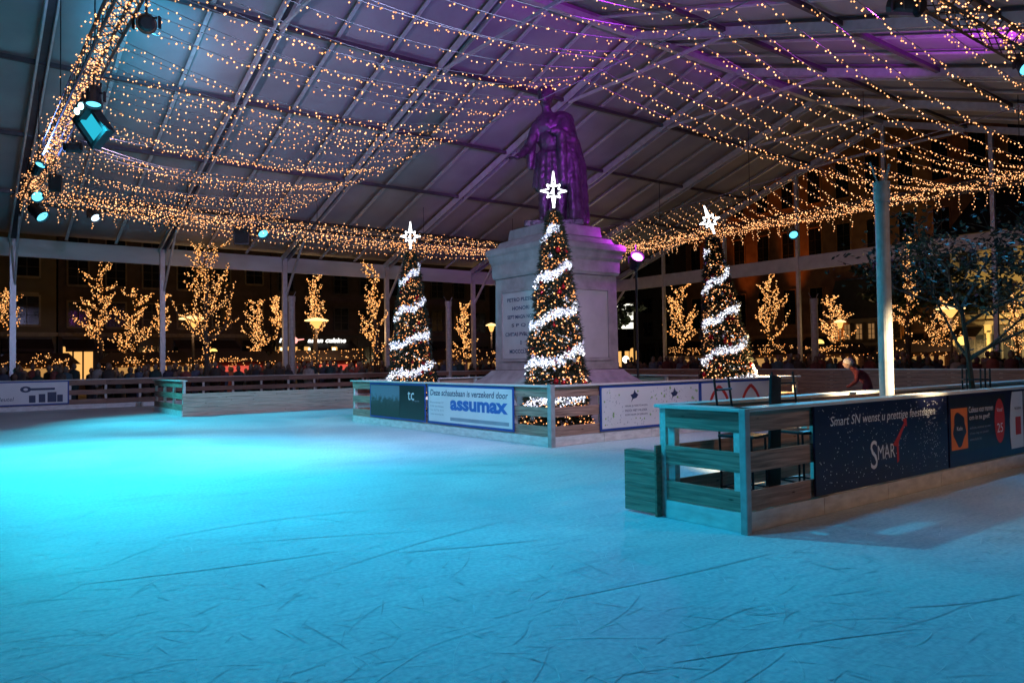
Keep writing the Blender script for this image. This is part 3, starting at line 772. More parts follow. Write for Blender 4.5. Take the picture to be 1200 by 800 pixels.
# ------------------------------------------------------------------ christmas trees
def xmas_tree(label, loc, seed, lean=(0, 0)):
    rd = random.Random(seed)
    o = thing('christmas_tree', label, 'christmas tree', loc, rd.uniform(0, 6), 'lit christmas trees round the statue')
    HTR = 4.55
    def rad(z): return .62 * (1 - z / HTR) ** .72 * (1 + .04 * math.sin(z * 7)) + .05
    def ax(z): return Vector((lean[0] * (z / HTR) ** 1.3, lean[1] * (z / HTR) ** 1.3, z))
    m = MB(); pts = [ax(z * .45) for z in range(11)]
    for i in range(10): m.tube(pts[i], pts[i + 1], .07 - .005 * i, .065 - .005 * i, 8)
    m.build('trunk', BARK, o)
    m = MB()
    for i in range(6500):
        z = .25 + (HTR - .25) * rd.random() ** 1.25; a = rd.uniform(0, 2 * math.pi); rr = (rad(z) + .05 * math.sin(a * 3 + z * 5) * (1 - z / HTR)) * (1.06 - .5 * rd.random() ** 2.0)
        c = ax(z) + Vector((math.cos(a) * rr, math.sin(a) * rr, 0)); out = Vector((math.cos(a), math.sin(a), -.25 + rd.gauss(0, .25))).normalized()
        for j in range(3):
            d = (out + Vector((rd.gauss(0, .5), rd.gauss(0, .5), rd.gauss(0, .4)))).normalized() * rd.uniform(.07, .15)
            n = d.cross(Vector((rd.gauss(0, 1), rd.gauss(0, 1), rd.gauss(0, 1)))).normalized() * .016
            m.raw([c - n, c + n, c + d], [(0, 1, 2)])
    # inner dark core branches so that no light passes straight through
    for i in range(160):
        z = .3 + (HTR - .5) * i / 160; a = i * 2.4; rr = rad(z) * .75
        m.tube(ax(z + .06), ax(z) + Vector((math.cos(a) * rr, math.sin(a) * rr, -.04)), .03, .03, 4)
    m.build('crown', NEEDLE, o)
    m = MB()
    for i in range(1700):
        z = .3 + (HTR - .3) * rd.random() ** 1.2; a = rd.uniform(0, 2 * math.pi); rr = rad(z) * (1 + .06 * math.sin(a * 3 + z * 5)) * rd.uniform(.85, 1.14)
        m.octa(ax(z) + Vector((math.cos(a) * rr, math.sin(a) * rr, 0)), rd.uniform(.009, .022))
    tag(m.build('fairy_lights', BULBX, o), kind='stuff')
    # white spiral garland
    m = MB(); g = MB(); n = 1100; turns = 4.6
    for i in range(n):
        k = i / n; z = .42 + (HTR - .72) * k; a = turns * 2 * math.pi * k ** .93; rr = rad(z) * 1.04 + .015
        z += .05 * math.sin(i * .09); c = ax(z) + Vector((math.cos(a) * rr, math.sin(a) * rr, 0)); w = .095 * (1 - .4 * k)
        for j in range(5):
            c2 = c + Vector((rd.gauss(0, w * .35), rd.gauss(0, w * .35), rd.gauss(0, w * .6)))
            if j < 4: m.octa(c2, rd.uniform(.009, .017))
            d = Vector((rd.gauss(0, 1), rd.gauss(0, 1), rd.gauss(0, 1))).normalized() * .065; q = d.cross(Vector((0, 0, 1))).normalized() * .026
            g.raw([c2 - q, c2 + q, c2 + d], [(0, 1, 2)]); g.raw([c2 - q, c2 + q, c2 - d], [(0, 2, 1)])
    gl = g.build('garland', mat('white tinsel', (.75, .77, .82), .4, var=.1), o); m.build('garland_lights', LEDW, gl)
    rs_ = mat('red bauble', (.45, .01, .015), .15, .3, var=.1); sv = mat('silver bauble', (.6, .6, .62), .15, .7, var=.1)
    for i in range(70):
        z = .4 + (HTR - .9) * rd.random() ** 1.1; a = rd.uniform(0, 2 * math.pi); rr = rad(z) * 1.03
        mb = MB(); c = ax(z) + Vector((math.cos(a) * rr, math.sin(a) * rr, 0)); mb.ball(c, rd.uniform(.04, .062), 10, 7); mb.tube(c + Vector((0, 0, .04)), c + Vector((0, 0, .085)), .012, .008, 6)
        mb.build('bauble', rs_ if rd.random() < .72 else sv, o, smooth=True)
    # star: outline with four long and four short points, facing the camera side
    st = MB(); top = ax(HTR) + Vector((0, 0, .42)); pts = []
    for k in range(16):
        a = math.pi / 2 + k * math.pi / 8; r = (.34 if k % 8 == 0 else .27) if k % 4 == 0 else (.19 if k % 2 == 0 else .105)
        if k == 0: r = .40
        pts.append(Vector((math.cos(a) * r, 0, math.sin(a) * r)))
    for a, b in zip(pts, pts[1:] + pts[:1]): st.tube(a, b, .014, n=6)
    st.tube((0, 0, -.34), (0, 0, -.10), .025, n=6); st.tube((0, 0, -.10), (.0, 0, .16), .013, n=6); st.tube((-.05, 0, -.05), (0.0, 0, .05), .02, n=6)
    so = st.build('star', emit('white star tube', (.92, .96, 1.0), 4.0), o, loc=top); so.rotation_euler = (0, 0, -o.rotation_euler.z + .1)
    if False: so.rotation_euler = (R(0), R(-12), -o.rotation_euler.z + .1)
    return o
def lean_local(rz, v):
    return v
xmas_tree('tallest looking spiral lit christmas tree in front of the stone pedestal', W(7.72, 22.85), 4)
xmas_tree('spiral lit christmas tree with a white star left of the pedestal', W(8.0, 16.5), 5)
t3 = xmas_tree('leaning spiral lit christmas tree right of the pedestal', W(13.4, 22.85), 6)
t3.rotation_euler = (0, 0, 0)
t3.matrix_basis = Matrix.Translation(W(13.4, 22.85)) @ Matrix.Rotation(R(-5.6), 4, 'Y')
for ch in kids(t3):
    if ch.name.startswith('star'): ch.rotation_euler = (0, R(-14), .1)

# ------------------------------------------------------------------ steel poles
def steel_pole(label, loc, h, r=.1):
    o = thing('steel_pole', label, 'pole', loc, 0, None if 'uplit' in label else 'steel poles round the rink')
    m = MB(); m.lathe([(r * 1.9, -.1), (r * 1.9, .0), (r, .02), (r, h * .5), (r * .97, h - .25)], 20); m.build('shaft', STEEL, o, smooth=False)
    m = MB(); m.lathe([(r * 1.12, h - .25), (r * 1.12, h - .03), (r * 1.2, h - .03), (r * 1.2, h)], 20)
    for k in range(6): a = k * math.pi / 3; m.tube((r * 1.1 * math.cos(a), r * 1.1 * math.sin(a), h - .1), (r * 1.25 * math.cos(a), r * 1.25 * math.sin(a), h - .1), .015, n=6)
    m.build('head_collar', STEEL, o)
    m = MB(); m.tube((r * .6, 0, h), (r * 1.3, 0, h + .22), .014, n=6); m.tube((-r * .6, 0, h), (-r * 1.6, 0, h + .25), .008, n=6); m.build('bracket', STEEL, o)
    return o
steel_pole('tall uplit steel pole inside the nearest island', W(7.0, 29.86), 3.66, .082)
for px, D, h, lb in ((342, 35, 4.7, 'slim steel pole beside the second marquee post'), (526, 38, 4.6, 'slim steel pole between the left tree and the pedestal'), (955, 33, 4.1, 'slim steel pole right of the leaning tree')):
    steel_pole(lb, spot_at(px, D), h, .15)

# ------------------------------------------------------------------ stage lights on the truss, plus added fill lamps
def stage_light(label, loc, target, power, colr, size, lens_col, scale=1.0, blend=.6, lens_strength=2.4):
    o = thing('stage_light', label, 'stage light', loc, 0, 'stage lights on the trusses')
    d = (Vector(target) - Vector(loc)).normalized(); q = d.to_track_quat('Z', 'Y')
    k = scale
    def place(mb, name, m_, par=o, **kw):
        mb.v = [tuple(q @ Vector(p) * k) for p in mb.v]; return mb.build(name, m_, par, **kw)
    m = MB(); m.lathe([(.10, -.28), (.15, -.24), (.16, 0), (.175, .12), (.19, .2), (.17, .2), (.16, .13)], 16); place(m, 'housing', DARKM)
    m = MB(); m.lathe([(.155, .145), (.12, .165), (.05, .175)], 16); place(m, 'lens', emit('lens ' + str(lens_col) + str(lens_strength), lens_col, lens_strength))
    m = MB()
    for a in (-1, 1): m.box(a * .2 - .012, a * .2 + .012, -.03, .03, -.08, .1)
    m.build('yoke', DARKM, o)
    m = MB(); m.tube((0, 0, .1 * k), (0, 0, .42), .02, n=6); m.tube((-.2 * k, 0, .1 * k), (.2 * k, 0, .1 * k), .018, n=6); m.build('clamp', DARKM, o)
    if power: spotlight('beam', o, Vector(loc) + d * .24 * k, target, power, colr, size, blend, .12 * k)
    return o
CY = (.03, .78, 1.0); CYB = (.05, .55, 1.0); MG = (.62, .04, 1.0); LC = (.12, .62, .9)
LV = (.74, .55, .86)
stage_light('big moving head light with glowing cyan lens on the left truss', W(0.05, 19.0, 6.45), W(-.3, 20.5, 0), 4300, CY, 100, LC, .8, 1)
fr_ = thing('colour_scroller', 'tilted black frame with a glowing cyan face beside the big moving head light', 'stage light', W(0.1, 18.6, 6.05), R(-28))
def tilted(mb):
    mt = Matrix.Rotation(R(-32), 3, 'Y') @ Matrix.Rotation(R(14), 3, 'X'); mb.v = [tuple(mt @ Vector(p)) for p in mb.v]; return mb
m = MB()
for a in ((-.26, -.2, -.34, .34), (.2, .26, -.34, .34), (-.199, .199, -.34, -.27), (-.199, .199, .27, .34)): m.box(a[0], a[1], -.1, .1, a[2], a[3])
m.box(-.2, .2, .06, .1, -.27, .27); tilted(m).build('frame', DARKM, fr_)
m = MB(); m.box(-.19, .19, -.0, .02, -.26, .26); tilted(m).build('lit_face', emit('scroller face', (.03, .62, .85), .85), fr_)
m = MB(); m.box(-.02, .30, -.22, -.05, .14, .36); tilted(m).build('lamp_block', DARKM, fr_)
for x in (.06, .2):
    m = MB(); m.ball((x, -.22, .26), .065, 10, 7, (1, .5, 1)); tilted(m).build('lamp_lens', emit('scroller lens', (.45, .95, 1.0), 6), fr_, smooth=True)
m = MB(); m.tube((0, .05, .25), (0, .15, .85), .022, n=6); m.build('clamp', DARKM, fr_)
stage_light('cyan stage light at the far corner of the left truss', W(0.2, 7.3, 6.3), W(5.0, 12.6, 0), 3200, CY, 80, LC, 1.15, 1)
stage_light('second cyan stage light just above the corner one', W(.1, 7.7, 6.78), W(2.5, 18, 0), 2200, CY, 76, LC, 1.0, 1)
stage_light('cyan stage light at the upper end of the left truss', W(0.2, 24.6, 6.5), W(2.6, 26.6, 0), 2000, (.015, .66, 1.0), 104, LC, 1.2, 1)
stage_light('cyan stage light beside the black loudspeaker', W(7.2, 6.9, 6.45), W(8, 14, 0), 500, CYB, 80, LC, 1.1, 1)
stage_light('cyan stage light below the right truss', W(T1 - .1, 17.6, 6.4), W(18, 24, 0), 1500, CYB, 90, LC, 1.0, 1)
stage_light('cyan stage light at the upper right edge', W(13.4, 29.3, 6.75), W(9.0, 34.0, 0), 800, (.05, .5, 1.0), 110, LC, .9, 1)
o = stage_light('magenta stage light on a stand glowing beside the pedestal cornice', W(12.75, 20.3, 4.2), W(9.4, 26.5, 8.5), 150, MG, 120, (1.0, .16, 1.0), 1.0, 1, 7.0)
m = MB(); m.tube((0, 0, -4.2), (0, 0, -.1), .03, n=8); m.build('stand', DARKM, o)
pointlight('spill', o, (-.15, -.25, .45), 80, MG, .08)
stage_light('magenta stage light high over the camera aimed at the statue', W(4.2, 28.6, 6.6), W(11, 19, 7.3), 4800, (.5, .04, 1.0), 26, MG, 1.0, 1)
stage_light('magenta stage light washing the ridge', W(9.4, 29.1, 6.8), W(10.5, 21, 11), 2600, MG, 76, MG, 1.0, 1)
stage_light('magenta stage light aimed at the right roof slope', W(16.5, 29.1, 6.9), W(18.5, 25, 10.5), 1500, MG, 46, MG, 1.0, .4)
stage_light('cyan stage light grazing up the left roof slope', W(.3, 22.2, 6.7), W(2.2, 12.8, 10.3), 6000, (.05, .6, 1.0), 24, LC, .8, 1)
stage_light('added blue fill light aimed up at the left roof slope', W(-.25, 12.5, 6.5), W(2, 18, 11), 420, (.2, .35, 1.0), 130, LC, .7, 1)  # added lamp, only there to brighten the left canvas and rafters
stage_light('added lavender fill light aimed up at the far roof slope', W(.2, 15, 6.5), W(14, 9, 10), 1050, LV, 100, LC, .7, 1)  # added lamp that lifts the far canvas, no known fixture
stage_light('added unseen lavender fill light on the near truss facing the far barrier', W(2.5, 29.4, 6.8), W(6, 9, 0), 5200, (.52, .56, 1.0), 80, LC, 1.0, 1)  # out-of-view fill added so the low wall and far boards read brighter
stage_light('added unseen lavender fill light on the near truss facing the statue', W(7.2, 29.3, 6.8), W(9, 21, 0.5), 1300, (.78, .62, .82), 66, LC, 1.0, 1)  # added front fill for pedestal and statue, fixture out of view
stage_light('added unseen pale blue fill light above the near ice', W(-.1, 28.9, 6.8), W(1.2, 32.5, 0), 600, (.01, .52, 1.0), 115, LC, 1.0, 1)  # unseen fill put in to light the foreground ice blue
stage_light('added unseen warm fill light behind the camera facing the nearest barrier', W(7.5, 36.5, 5.5), W(6.8, 30.3, 0.6), 380, (1.0, .52, .28), 62, (1, .8, .5), 1.0, 1)  # added warm fill, takes the teal cast off the front boards
stage_light('white spot aimed at the foot of the steel pole', W(7.6, 34.6, 5.8), W(7.05, 29.9, 1.35), 20000, (1.0, .78, .46), 12, (1, .9, .7), 1.0, 1)
stage_light('small unlit stage light hanging from the far truss', W(1.75, 6.9, 6.45), W(5, 14, 0), 0, CY, 50, (.6, .8, 1.0), .9)
# loudspeakers
def speaker(label, loc, rz, k=1.0):
    o = thing('loudspeaker', label, 'loudspeaker', loc, rz, 'loudspeakers on the far truss')
    m = MB(); m.poly([(-.28 * k, -.42 * k), (.28 * k, -.42 * k), (.3 * k, .38 * k), (.24 * k, .44 * k), (-.24 * k, .44 * k), (-.3 * k, .38 * k)], .4 * k, -.2 * k); m.build('cabinet', DARKM, o, bevel=.02)
    m = MB(); m.poly([(-.24 * k, -.36 * k), (.24 * k, -.36 * k), (.25 * k, .34 * k), (-.25 * k, .34 * k)], .01, -.2 * k - .012); m.build('grille', mat('speaker mesh', (.015, .015, .018), .8, var=.4, scale=80), o)
    m = MB(); m.tube((0, 0, .44 * k), (0, 0, .75 * k), .02, n=6); m.build('bracket', DARKM, o)
speaker('black loudspeaker hanging from the far truss', W(6.6, 6.6, 6.3), R(10), .95)
speaker('small black loudspeaker by the left truss', W(0.35, 10.2, 6.65), R(25), .55)
# flood light inside the statue island
o = thing('flood_light', 'small flood light on the ice side behind the leaning tree', 'flood light', W(13.5, 23.2, .3), ANG)
m = MB(); m.box(-.14, .14, -.05, .05, 0, .2); m.build('housing', DARKM, o, bevel=.01); m = MB(); m.box(-.12, .12, .052, .056, .02, .18); m.build('glass', emit('flood glass', (1, .75, .4), 10), o)
spotlight('beam', o, W(13.5, 23.15, .5), W(14.4, 23.3, .8), 260, (1.0, .62, .26), 150, .8, .08)
pointlight('spill', o, (0.35, -.25, .95), 230, (1.0, .62, .26), .08)

# ------------------------------------------------------------------ things in the near island
def tall_frame(label, loc, rz, h=1.38, w=.34):
    o = thing('metal_chair', label, 'chair', loc, rz, 'dark metal chairs standing in the nearest island')
    r = .012
    for (x, y) in ((0, 0), (w, 0)):
        m = MB(); m.path([Vector((x, y, 0)), Vector((x, y, .5)), Vector((x, y + .02, h - .35)), Vector((x, y + .06, h))], r, 6); m.build('leg', DARKM, o)
    for (x, y) in ((0, -.34), (w, -.34)):
        m = MB(); m.path([Vector((x, y, 0)), Vector((x, y + .02, .78))], r, 6); m.build('leg', DARKM, o)
    m = MB(); m.box(-.02, w + .02, -.36, .02, .78, .81); m.build('seat', DARKM, o, bevel=.008)
    m = MB()
    for z in (h - .3, h - .12): m.tube((0, .03, z), (w, .03, z), r, n=6)
    m.build('backrest', DARKM, o)
    m = MB()
    for z in (.3,):
        m.tube((0, 0, z), (w, 0, z), r * .8, n=6); m.tube((0, -.34, z), (w, -.34, z), r * .8, n=6); m.tube((0, 0, z), (0, -.34, z), r * .8, n=6); m.tube((w, 0, z), (w, -.34, z), r * .8, n=6)
    m.build('stretcher', DARKM, o)
tall_frame('tall dark metal chair nearest the open plank corner', W(3.95, 29.75), ANG + R(8), 1.36, .28)
tall_frame('tall dark metal chair behind the leaning black board', W(4.75, 29.85), ANG - R(10), 1.4, .3)
m = MB(); m.poly([(-.10, 0), (.10, 0), (.16, 1.36), (0.0, 1.38)], .03, 0); o = m.build('leaning_board', DARKM, loc=W(4.42, 30.02), rz=ANG, bevel=.004)
tag(o, 'narrow black board leaning between the two metal chairs', 'board')
# young leafy tree with guard
def leafy_tree(label, loc, h, spread, seed, r0=.07, leaves=5200, zc=.55, leafsize=.06):
    rd = random.Random(seed)
    o = thing('leafy_tree', label, 'tree', loc, 0)
    m = MB(); lf = MB(); tips = []
    def grow(p, d, ln, r, lv):
        n = 4; q = p
        for i in range(n):
            gs = .1 if lv else .025
            d = (d + Vector((rd.gauss(0, gs), rd.gauss(0, gs), rd.gauss(.02, .08)))).normalized(); q2 = q + d * ln / n
            m.tube(q, q2, r * (1 - .12 * i), r * (1 - .12 * (i + 1)), 6, False); q = q2
            if lv > 0: tips.append(q.copy())
        if lv < 3:
            for k in range(4 if lv else 7):
                nd = (d * .4 + Vector((rd.gauss(0, 1), rd.gauss(0, 1), rd.uniform(-.15, .6))).normalized()).normalized()
                grow(q if k < 2 else q - d * ln * rd.uniform(0, .35), nd, ln * rd.uniform(.5, .75) * (spread if lv == 0 else 1), r * .5, lv + 1)
    grow(Vector((0, 0, 0)), Vector((0, 0, 1)), h * zc, r0, 0)
    for i in range(leaves):
        c = rd.choice(tips) + Vector((rd.gauss(0, .16), rd.gauss(0, .16), rd.gauss(0, .10)))
        d = Vector((rd.gauss(0, 1), rd.gauss(0, 1), rd.gauss(-.3, .6))).normalized() * leafsize; n = d.cross(Vector((rd.gauss(0, 1), rd.gauss(0, 1), rd.gauss(0, 1)))).normalized() * leafsize * .45
        lf.raw([c - d, c + n, c + d, c - n], [(0, 1, 2, 3)])
    m.build('trunk', BARK, o); lf.build('crown', LEAF, o)
    return o
leafy_tree('young dark leafed tree standing in the nearest island right of the lit pole', W(9.55, 29.85), 3.7, .95, 12, .05, 2100, .60, .05)
leafy_tree('wide dark leafed tree behind the nearest island at the right edge', W(20.5, 28.2), 5.2, .9, 14, .1, 1300, .55, .09)
o = thing('tree_guard', 'ring of thin dark guard posts round the young tree trunk', 'tree guard', W(9.55, 29.85), 0)
for k in range(6):
    a = k * math.pi / 3 + .3; m = MB(); m.tube((.17 * math.cos(a), .17 * math.sin(a), 0), (.17 * math.cos(a), .17 * math.sin(a), 1.35), .012, n=6); m.build('bar', DARKM, o)
m = MB(); pts = [Vector((.17 * math.cos(k * .393), .17 * math.sin(k * .393), 1.2)) for k in range(17)]; m.path(pts, .01, 5); m.build('hoop', DARKM, o)

# ------------------------------------------------------------------ skater
def skater():
    o = thing('person', 'skater in red jacket and white hat bending forward behind the nearest island', 'person', W(16.2, 24.8), R(160))
    def skin(name, verts, edges, m_, rads, par):
        me = bpy.data.meshes.new(name); me.from_pydata(verts, edges, []); ob = bpy.data.objects.new(name, me); col.objects.link(ob); ob.parent = par
        sk_ = ob.modifiers.new('skin', 'SKIN')
        for i, v in enumerate(me.skin_vertices[0].data): v.radius = (rads[i], rads[i]); v.use_root = (i == 0)
        sb = ob.modifiers.new('sub', 'SUBSURF'); sb.levels = 2; sb.render_levels = 2; me.materials.append(m_); return ob
    V = [(0, 0, .88), (.12, 0, 1.05), (.27, 0, 1.18), (.36, 0, 1.24), (.42, 0, 1.30), (.02, .11, .84), (.16, .13, .48), (.0, .13, .08), (.10, .13, .05),
         (.0, -.11, .84), (.1, -.14, .48), (-.22, -.16, .20), (-.16, -.16, .10), (.27, .18, 1.16), (.30, .30, .94), (.46, .32, .82), (.54, .32, .80),
         (.27, -.18, 1.16), (.14, -.32, .98), (.0, -.42, .86), (-.06, -.45, .82)]
    Ed = [(0, 1), (1, 2), (2, 3), (3, 4), (0, 5), (5, 6), (6, 7), (7, 8), (0, 9), (9, 10), (10, 11), (11, 12), (2, 13), (13, 14), (14, 15), (15, 16), (2, 17), (17, 18), (18, 19), (19, 20)]
    rr = [.15, .15, .15, .06, .06, .10, .07, .05, .05, .10, .07, .05, .05, .07, .055, .04, .035, .07, .055, .04, .035]
    skin('body', V, Ed, mat('red jacket', (.11, .015, .02), .7, var=.3), rr, o)
    m = MB(); m.ball((.47, 0, 1.37), .105, 14, 10, (1.05, .85, 1.15)); m.ball((.575, 0, 1.35), .02, 6, 5); m.build('head', mat('skin', (.5, .33, .26), .5, var=.1), o, smooth=True)
    m = MB(); m.ball((.455, 0, 1.42), .115, 14, 10, (1.05, .95, .85)); m.build('hat', mat('white wool', (.7, .68, .66), .9, var=.1), o, smooth=True)
    for p in ((.10, .13, .05), (-.16, -.16, .10)):
        m = MB(); m.box(p[0] - .15, p[0] + .16, p[1] - .045, p[1] + .045, p[2] - .01, p[2] + .1); m.box(p[0] - .14, p[0] + .15, p[1] - .004, p[1] + .004, p[2] - .05, p[2] - .01); m.build('skate', DARKM, o, bevel=.01)
skater()

# ------------------------------------------------------------------ bare trees wound with fairy lights
def lit_tree(label, loc, z0, z1, half, seed, step=.12, r=.03, style='vase'):
    rd = random.Random(seed)
    o = thing('bare_lit_tree', label, 'tree', loc, 0, 'bare trees wound with fairy lights')
    m = MB(); b = MB(); h = z1 - z0
    def wrap(p, q, rad):
        ln = (q - p).length; n = int(ln / step) + 1
        for i in range(n):
            for j in range(2 if rad > .05 else 1):
                c = p.lerp(q, rd.random()); a = rd.uniform(0, 6.28); rr = rad + .02 + rd.random() * .05
                b.octa((c.x + math.cos(a) * rr, c.y + math.sin(a) * rr, c.z + rd.uniform(-.05, .05)), r * rd.uniform(.7, 1.25))
    def grow(p, d, ln, rad, lv):
        n = 4; q = p
        for i in range(n):
            d = (d + Vector((rd.gauss(0, .16), rd.gauss(0, .16), .10 + rd.gauss(0, .1)))).normalized(); q2 = q + d * ln / n
            m.tube(q, q2, rad * (1 - .15 * i), rad * (1 - .15 * (i + 1)), 5, False); wrap(q, q2, rad)
            if lv < 2 and rd.random() < .75:
                nd = (d + Vector((rd.gauss(0, .8), rd.gauss(0, .8), .25))).normalized(); grow(q2, nd, ln * rd.uniform(.35, .6), rad * .5, lv + 1)
            q = q2
    m.tube((0, 0, -.1), (0, 0, z0), .13, .10, 8)
    wrap(Vector((0, 0, z0 - h * .12)), Vector((0, 0, z0)), .1)
    # leader
    top = Vector((rd.uniform(-.1, .1), 0, z1)); p = Vector((0, 0, z0)); n = 8
    for i in range(n):
        q = Vector((0, 0, z0)).lerp(top, (i + 1) / n) + Vector((rd.gauss(0, .07), rd.gauss(0, .07), 0)); m.tube(p, q, .09 * (1 - i / n) + .015, .09 * (1 - (i + 1) / n) + .012, 6, False); wrap(p, q, .05); 
        k = i / n
        nb = 3 if i < 5 else 2
        for j in range(nb):
            a = rd.uniform(0, 6.28); sp = half * (1 - .55 * k) * rd.uniform(.5, 1.0)
            d = Vector((math.cos(a), math.sin(a) , .75 if style == 'vase' else .3)).normalized(); grow(p, d, sp * 1.05, .045 * (1 - .5 * k), 1)
        p = q
    m.build('trunk', BARK, o); tag(b.build('fairy_lights', BULBG, o), kind='stuff')
    return o
def HY(px): return 423.0 - .014 * (px - 600)
def zed(px, y, D): return CAMH + (HY(px) - y) * D / 885.0
TR = [
 (12, 340, 388, 40, 20, 'vase', 'lit bare tree cut by the left edge of the picture'),
 (118, 306, 400, 40, 26, 'open', 'tall lit bare tree left of the second marquee post'),
 (158, 338, 420, 42, 24, 'open', 'lower lit bare tree just left of the second marquee post'),
 (190, 346, 392, 46, 14, 'vase', 'small lit bare tree right behind the second marquee post'),
 (242, 285, 402, 31.3, 42, 'vase', 'largest lit bare tree rising past the gutter beam'),
 (303, 350, 415, 44, 20, 'open', 'lit bare tree left of the third marquee post'),
 (325, 350, 385, 50, 12, 'vase', 'distant small lit bare tree behind the third marquee post'),
 (369, 322, 392, 42, 20, 'vase', 'lit bare tree above the street lamp by the restaurant'),
 (440, 305, 415, 36, 22, 'vase', 'golden lit bare tree just left of the left christmas tree'),
 (545, 356, 412, 46, 14, 'vase', 'lit bare tree between the left christmas tree and the pedestal'),
 (799, 333, 405, 58, 24, 'vase', 'broad golden tree between the pedestal and the leaning christmas tree'),
 (903, 322, 398, 52, 24, 'vase', 'golden lit tree right of the leaning christmas tree'),
 (976, 345, 400, 52, 18, 'open', 'lit tree left of the uplit steel pole'),
 (1064, 272, 380, 31, 16, 'open', 'tall narrow lit tree right of the uplit steel pole'),
 (1108, 350, 402, 42, 20, 'open', 'sparse lit tree beside the disc shaped lamp'),
 (1192, 340, 410, 44, 16, 'open', 'lit tree before the cream house at the right edge'),
]
for i, (px, yt, yb, D, hw, st_, lb) in enumerate(TR):
    lit_tree(lb, spot_at(px, D), max(1.6, zed(px, yb, D)), zed(px, yt, D), hw * 1.3 * D / 885.0, 100 + i, .105 * D / 40, .032 * D / 40, st_)

# ------------------------------------------------------------------ street lamps
def mushroom_lamp(label, loc, h, k=1.0, lit=True):
    o = thing('street_lamp', label, 'street lamp', loc, 0, 'disc shaped street lamps')
    m = MB(); m.lathe([(.09, -.1), (.09, .3), (.06, .35), (.05, h - .5)], 10); m.build('column', mat('lamp column', (.10, .08, .07), .5, .3), o)
    m = MB(); m.lathe([(.06, h - .5), (.12, h - .42), (.34 * k, h - .12), (.36 * k, h - .1)], 18); m.build('bowl', emit('lamp bowl', (1, .48, .12), 1.6), o)
    m = MB(); m.lathe([(.62 * k, h - .09), (.62 * k, h - .04), (.3 * k, h + .05), (.05, h + .09)], 20); m.build('lamp_shade', emit('lamp disc', (1, .62, .25), 2.2), o)
    pointlight('glow', o, (0, 0, h - .75), 140, (1, .6, .28), .2)
mushroom_lamp('disc shaped street lamp in front of the largest lit tree', spot_at(226, 36), zed(226, 372, 36))
mushroom_lamp('disc shaped street lamp before the restaurant sign', spot_at(371, 40), zed(371, 374, 40))
mushroom_lamp('disc shaped street lamp right of the uplit pole', spot_at(1115, 36), zed(1115, 360, 36))
mushroom_lamp('small street lamp beside the lit tree left of the uplit pole', spot_at(985, 50), zed(985, 376, 50), .6)
mushroom_lamp('small street lamp left of the stone pedestal', spot_at(576, 50), zed(576, 380, 50), .6)
def globe(label, px, y, D, r=.28):
    z = zed(px, y, D)
    o = thing('globe_lamp', label, 'street lamp', spot_at(px, D), 0, 'yellow globe lamps')
    m = MB(); m.lathe([(.05, -.1), (.04, z - r)], 8); m.build('column', DARKM, o)
    m = MB(); m.ball((0, 0, z), r, 14, 10, (1, 1, .85)); m.build('globe', emit('globe glass', (1, .62, .15), 2.0), o, smooth=True)
    pointlight('glow', o, (0, 0, z - r - .12), 120, (1, .6, .2), .2)
globe('yellow globe lamp behind the slim steel pole', 960, 402, 46)
globe('yellow globe lamp left of the cream house', 1128, 399, 40)
globe('small yellow globe lamp below the largest lit tree', 250, 412, 44, .22)

